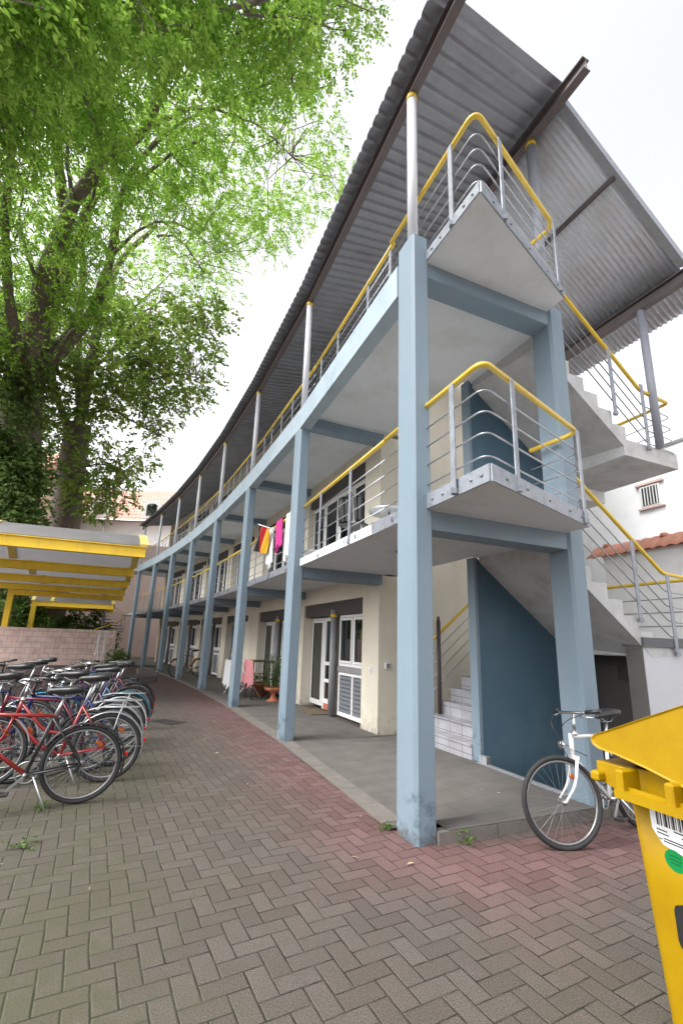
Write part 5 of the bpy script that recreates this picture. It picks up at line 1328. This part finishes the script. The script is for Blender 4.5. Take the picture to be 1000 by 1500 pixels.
cloth('towel', drape(fr, 1.78, 2.12, -.075, 4.0, 3.16, .025, .5), wl, 'white towel hanging from the gallery rail beside the flag', 'towel', 'washing on the gallery rail')
cloth('towel', drape(fr, 1.15, 1.55, -.08, 4.05, 3.45, .02, 1.5), mat('magenta_cloth', (.50, .03, .22), .8, var=.08), 'magenta towel hanging on the gallery rail', 'towel', 'washing on the gallery rail')
cloth('towel', drape(fr, .42, .86, -.08, 4.05, 3.14, .02, 2.5), wl, 'long white towel next to the blue column on the gallery rail', 'towel', 'washing on the gallery rail')
p = BF[0][0].w(1.9, .8, 2.888); t = thing('ceiling_lamp', tuple(p), 'small oval lamp fixed under the first floor slab behind the front column', 'ceiling lamp')
mb = MB(); mb.lathe(p, [(.12, -.0), (.12, -.02), (.10, -.03)], 18); mb.build('base', M['coping'], t); mb = MB(); mb.lathe(p, [(.095, -.031), (.08, -.06), (.03, -.075), (.003, -.076)], 18); mb.build('lamp_cover', M['greyframe'], t)
# chairs on the first floor gallery
def chair(p, hd, label, m):
    t = thing('chair', p, label, 'chair', 'chairs on the first floor gallery', (0, 0, rad(hd)))
    mb = MB(); mb.bbox((0, 0, .44), (.44, .44, .035), None, .01); mb.build('seat', m, t, world=False)
    mb = MB()
    for k in range(5): mb.bbox((-.21, -.16+.08*k, .68), (.02, .05, .38), Matrix.Rotation(-.12, 3, 'Y'), .006)
    mb.tube(fillet([(-.2, -.21, .42), (-.25, -.21, .9), (-.25, .21, .9), (-.2, .21, .42)], .1), .012, 6); mb.build('backrest', m, t, world=False)
    for x, y in ((-.19, -.19), (.19, -.19), (.19, .19), (-.19, .19)):
        mb = MB(); mb.tube([(x, y, .43), (x*1.1, y*1.1, 0)], .013, 6); mb.build('leg', M['alu'], t, world=False)
fr = BF[1][0]
chair(tuple(BF[0][0].w(3.0, .55, 3.02)), 60, 'dark garden chair behind the rail of the nearest gallery bay', M['blackpl'])
chair(tuple(fr.w(1.4, .7, 3.02)), 10, 'white slatted garden chair behind the rail of the second gallery bay', M['white'])
t = thing('side_table', tuple(BF[0][0].w(2.2, .75, 3.02)), 'round metal table on the first floor gallery behind the nearest rail', 'table')
p = BF[0][0].w(2.2, .75, 3.02); mb = MB(); mb.lathe(p, [(.01, .50), (.33, .50), (.34, .52), (.01, .525)], 24); mb.build('table_top', M['alu'], t)
mb = MB()
for q in (0, 2.1, 4.2): mb.tube([p+Vector((.05*math.cos(q), .05*math.sin(q), .5)), p+Vector((.25*math.cos(q), .25*math.sin(q), 0))], .011, 6)
mb.build('legs', M['blackpl'], t)
p = BF[0][0].w(3.9, 1.45, 3.02); t = thing('wire_basket', tuple(p), 'tapering wire basket stand on the gallery by the first column', 'plant stand')
mb = MB()
for q in np.linspace(0, 2*PI, 12, endpoint=False): mb.tube([p+Vector((.10*math.cos(q), .10*math.sin(q), 0)), p+Vector((.2*math.cos(q), .2*math.sin(q), .8))], .005, 4)
for z, r in ((.0, .1), (.4, .15), (.8, .2)): mb.tube([p+Vector((r*math.cos(q), r*math.sin(q), z)) for q in np.linspace(0, 2*PI, 16, endpoint=False)], .006, 5, close=True)
mb.build('wires', M['bar'], t)
# ------------------------------------------------------------------ spiral stair at the far end
c = offpt(7, .6, 0, 2.6); c = Vector((c.x-2.2, c.y, 0)); t = thing('spiral_staircase', tuple(c), 'dark spiral staircase with pale yellow handrail past the last blue column', 'staircase')
mb = MB(); mb.tube([c, c+Vector((0, 0, 7.2))], .09, 10); mb.build('pole', M['galv'], t)
for k in range(30):
    th = rad(200)+k*rad(22); z = .2+.2*k; mb = MB()
    mb.loft([c+Vector((.1*math.cos(th+d), .1*math.sin(th+d), z)) if r < .5 else c+Vector((r*math.cos(th+d), r*math.sin(th+d), z)) for r, d in ((.1, -.5), (1.3, -.16), (1.3, .22), (.1, .5))], [c+Vector((r*math.cos(th+d), r*math.sin(th+d), z+.05)) for r, d in ((.1, -.5), (1.3, -.16), (1.3, .22), (.1, .5))]); mb.build('tread', M['dark'], t)
mb = MB()
for h in (.3, .5, .7): mb.tube([c+Vector((1.3*math.cos(rad(200)+k*rad(22)), 1.3*math.sin(rad(200)+k*rad(22)), .2+.2*k+h)) for k in range(30)], .012, 5)
for k in range(0, 30, 2): mb.tube([c+Vector((1.3*math.cos(rad(200)+k*rad(22)), 1.3*math.sin(rad(200)+k*rad(22)), .2+.2*k+h)) for h in (0, 1.)], .014, 5)
rl = mb.build('railing', M['bar'], t)
mb = MB(); mb.tube([c+Vector((1.3*math.cos(rad(200)+k*rad(22)), 1.3*math.sin(rad(200)+k*rad(22)), .2+.2*k+1.)) for k in range(30)], .03, 6); mb.build('handrail', M['yellow'], rl)
# folded white clothes horse / parasol poles by the block wall
def folded(p, label, ang):
    t = thing('folded_airer', tuple(p), label, 'clothes airer', 'folded airers by the block wall')
    mb = MB(); q = Vector((math.cos(ang), math.sin(ang), 0))
    mb.tube([p-q*.12, p+q*.05+Vector((0, 0, 1.75))], .022, 6); mb.tube([p+q*.14, p-q*.04+Vector((0, 0, 1.72))], .022, 6)
    for z in (.5, .9, 1.3): mb.tube([p-q*.1+Vector((0, 0, z)), p+q*.1+Vector((0, 0, z+.05))], .014, 5)
    mb.build('frame', M['white'], t)
    mb = MB(); mb.bbox(p+Vector((0, 0, .12)), (.3, .2, .2), None, .03); mb.build('foot', paint((.02, .22, .38), .5), t)
p = at(137, 985, 20); folded(Vector((p.x, p.y, 0)), 'white folded airer leaning behind the bicycles, left one', .3)
p = at(147, 985, 20); folded(Vector((p.x, p.y, 0)), 'white folded airer behind the bicycles, right one with blue foot', 1.1)
# drain grate, litter, weeds
G = Fr((-3.26, 9.44), 60)
mb = MB(); mb.box(G, -.3, .3, -.2, .2, -.02, .006); t = tag(mb.build('drain_grate', paint((.03, .028, .027), .7, name='cast_iron')), 'dark cast iron drain grate set in the paving', 'drain')
mb = MB()
for k in range(8): mb.box(G, -.27+.07*k, -.24+.07*k, -.17, .17, .0065, .011)
mb.build('bars', paint((.07, .06, .055), .6, name='cast_iron_bar'), t)
P = []; Dd = []
for k in range(60):
    a, n = rng.uniform(-3, 12), rng.uniform(-5, -.1); P.append(tuple(S.w(a, n, .008))); Dd.append((rng.normal(), rng.normal(), .02))
P.append(tuple(S.w(.6, 1.2, .11))); Dd.append((1, 0, 0)); P.append(tuple(S.w(.75, 1.1, .11))); Dd.append((.3, 1, 0))
def litter():
    V = []; fs = []
    for p, d in zip(P, Dd):
        th = math.atan2(d[1], d[0]); L = rng.uniform(.014, .036); w_ = L*rng.uniform(.15, .4); c, s_ = math.cos(th), math.sin(th); b = len(V)
        for x, y, z in ((-L, 0, .002), (0, -w_, .006), (L, 0, .004), (0, w_, .009)): V.append((p[0]+x*c-y*s_, p[1]+x*s_+y*c, p[2]+z))
        fs.append((b, b+1, b+2, b+3))
    me = bpy.data.meshes.new('leaf_litter'); me.from_pydata(V, [], fs); me.materials.append(M['litter']); o = bpy.data.objects.new('leaf_litter', me); COL.objects.link(o); tag(o, 'small dry leaves and scraps scattered on the paving', 'litter', None, 'stuff')
litter()
def weed(p, n, label, h=.1):
    Pp = [(p.x+rng.normal(0, .03), p.y+rng.normal(0, .03), p.z+rng.uniform(0, h)) for k in range(n)]; D_ = [(rng.normal(), rng.normal(), .6) for k in range(n)]
    o = leafmesh('weed', Pp, D_, .035, M['weed'], None, per=5, rach=.05, aspect=.5, rng=rng); tag(o, label, 'weed', 'weeds in the paving')
weed(S.w(-.07, .22, .005), 9, 'little green weed at the foot of the concrete kerb')
for (px, py), lb_ in (((40, 1240), 'weed tuft in the paving near the left edge'), ((62, 1186), 'grassy weed tuft beneath the nearest rear wheel')):
    p = at(px, py, 1); d = (p-Vector((0, 0, H))); p = Vector((0, 0, H))+d*(-H/d.z); weed(p, 12, lb_, .035)
weed(S.w(.38, -.24, .0), 10, 'moss and weeds at the foot of the front column', .03)
# ------------------------------------------------------------------ light
w = bpy.data.worlds.new('World'); SC.world = w; w.use_nodes = True; nt = w.node_tree; bg = nt.nodes['Background']
sky = nt.nodes.new('ShaderNodeTexSky'); sky.sky_type = 'NISHITA'; sky.sun_disc = False
AZ, EL = rad(245), rad(52)              # sun azimuth clockwise from +Y, behind left
sky.sun_elevation = EL; sky.sun_rotation = AZ; sky.air_density = 1.; sky.dust_density = 4.; sky.ozone_density = 1.
hs = nt.nodes.new('ShaderNodeHueSaturation'); hs.inputs['Saturation'].default_value = .12
nt.links.new(sky.outputs[0], hs.inputs['Color']); nt.links.new(hs.outputs[0], bg.inputs['Color']); bg.inputs['Strength'].default_value = .15
sl = bpy.data.lights.new('sun', 'SUN'); sl.energy = .5; sl.angle = rad(25); sl.color = (1, .97, .92)
so = bpy.data.objects.new('sun', sl); COL.objects.link(so)
dv = Vector((math.sin(AZ)*math.cos(EL), math.cos(AZ)*math.cos(EL), math.sin(EL)))
so.rotation_euler = dv.to_track_quat('Z', 'Y').to_euler(); so.location = (-6, 2, 20)
SC.view_settings.view_transform = 'Standard'; SC.view_settings.look = 'None'; SC.view_settings.gamma = 1; SC.view_settings.exposure = 1.6
SC.cycles.max_bounces = 8
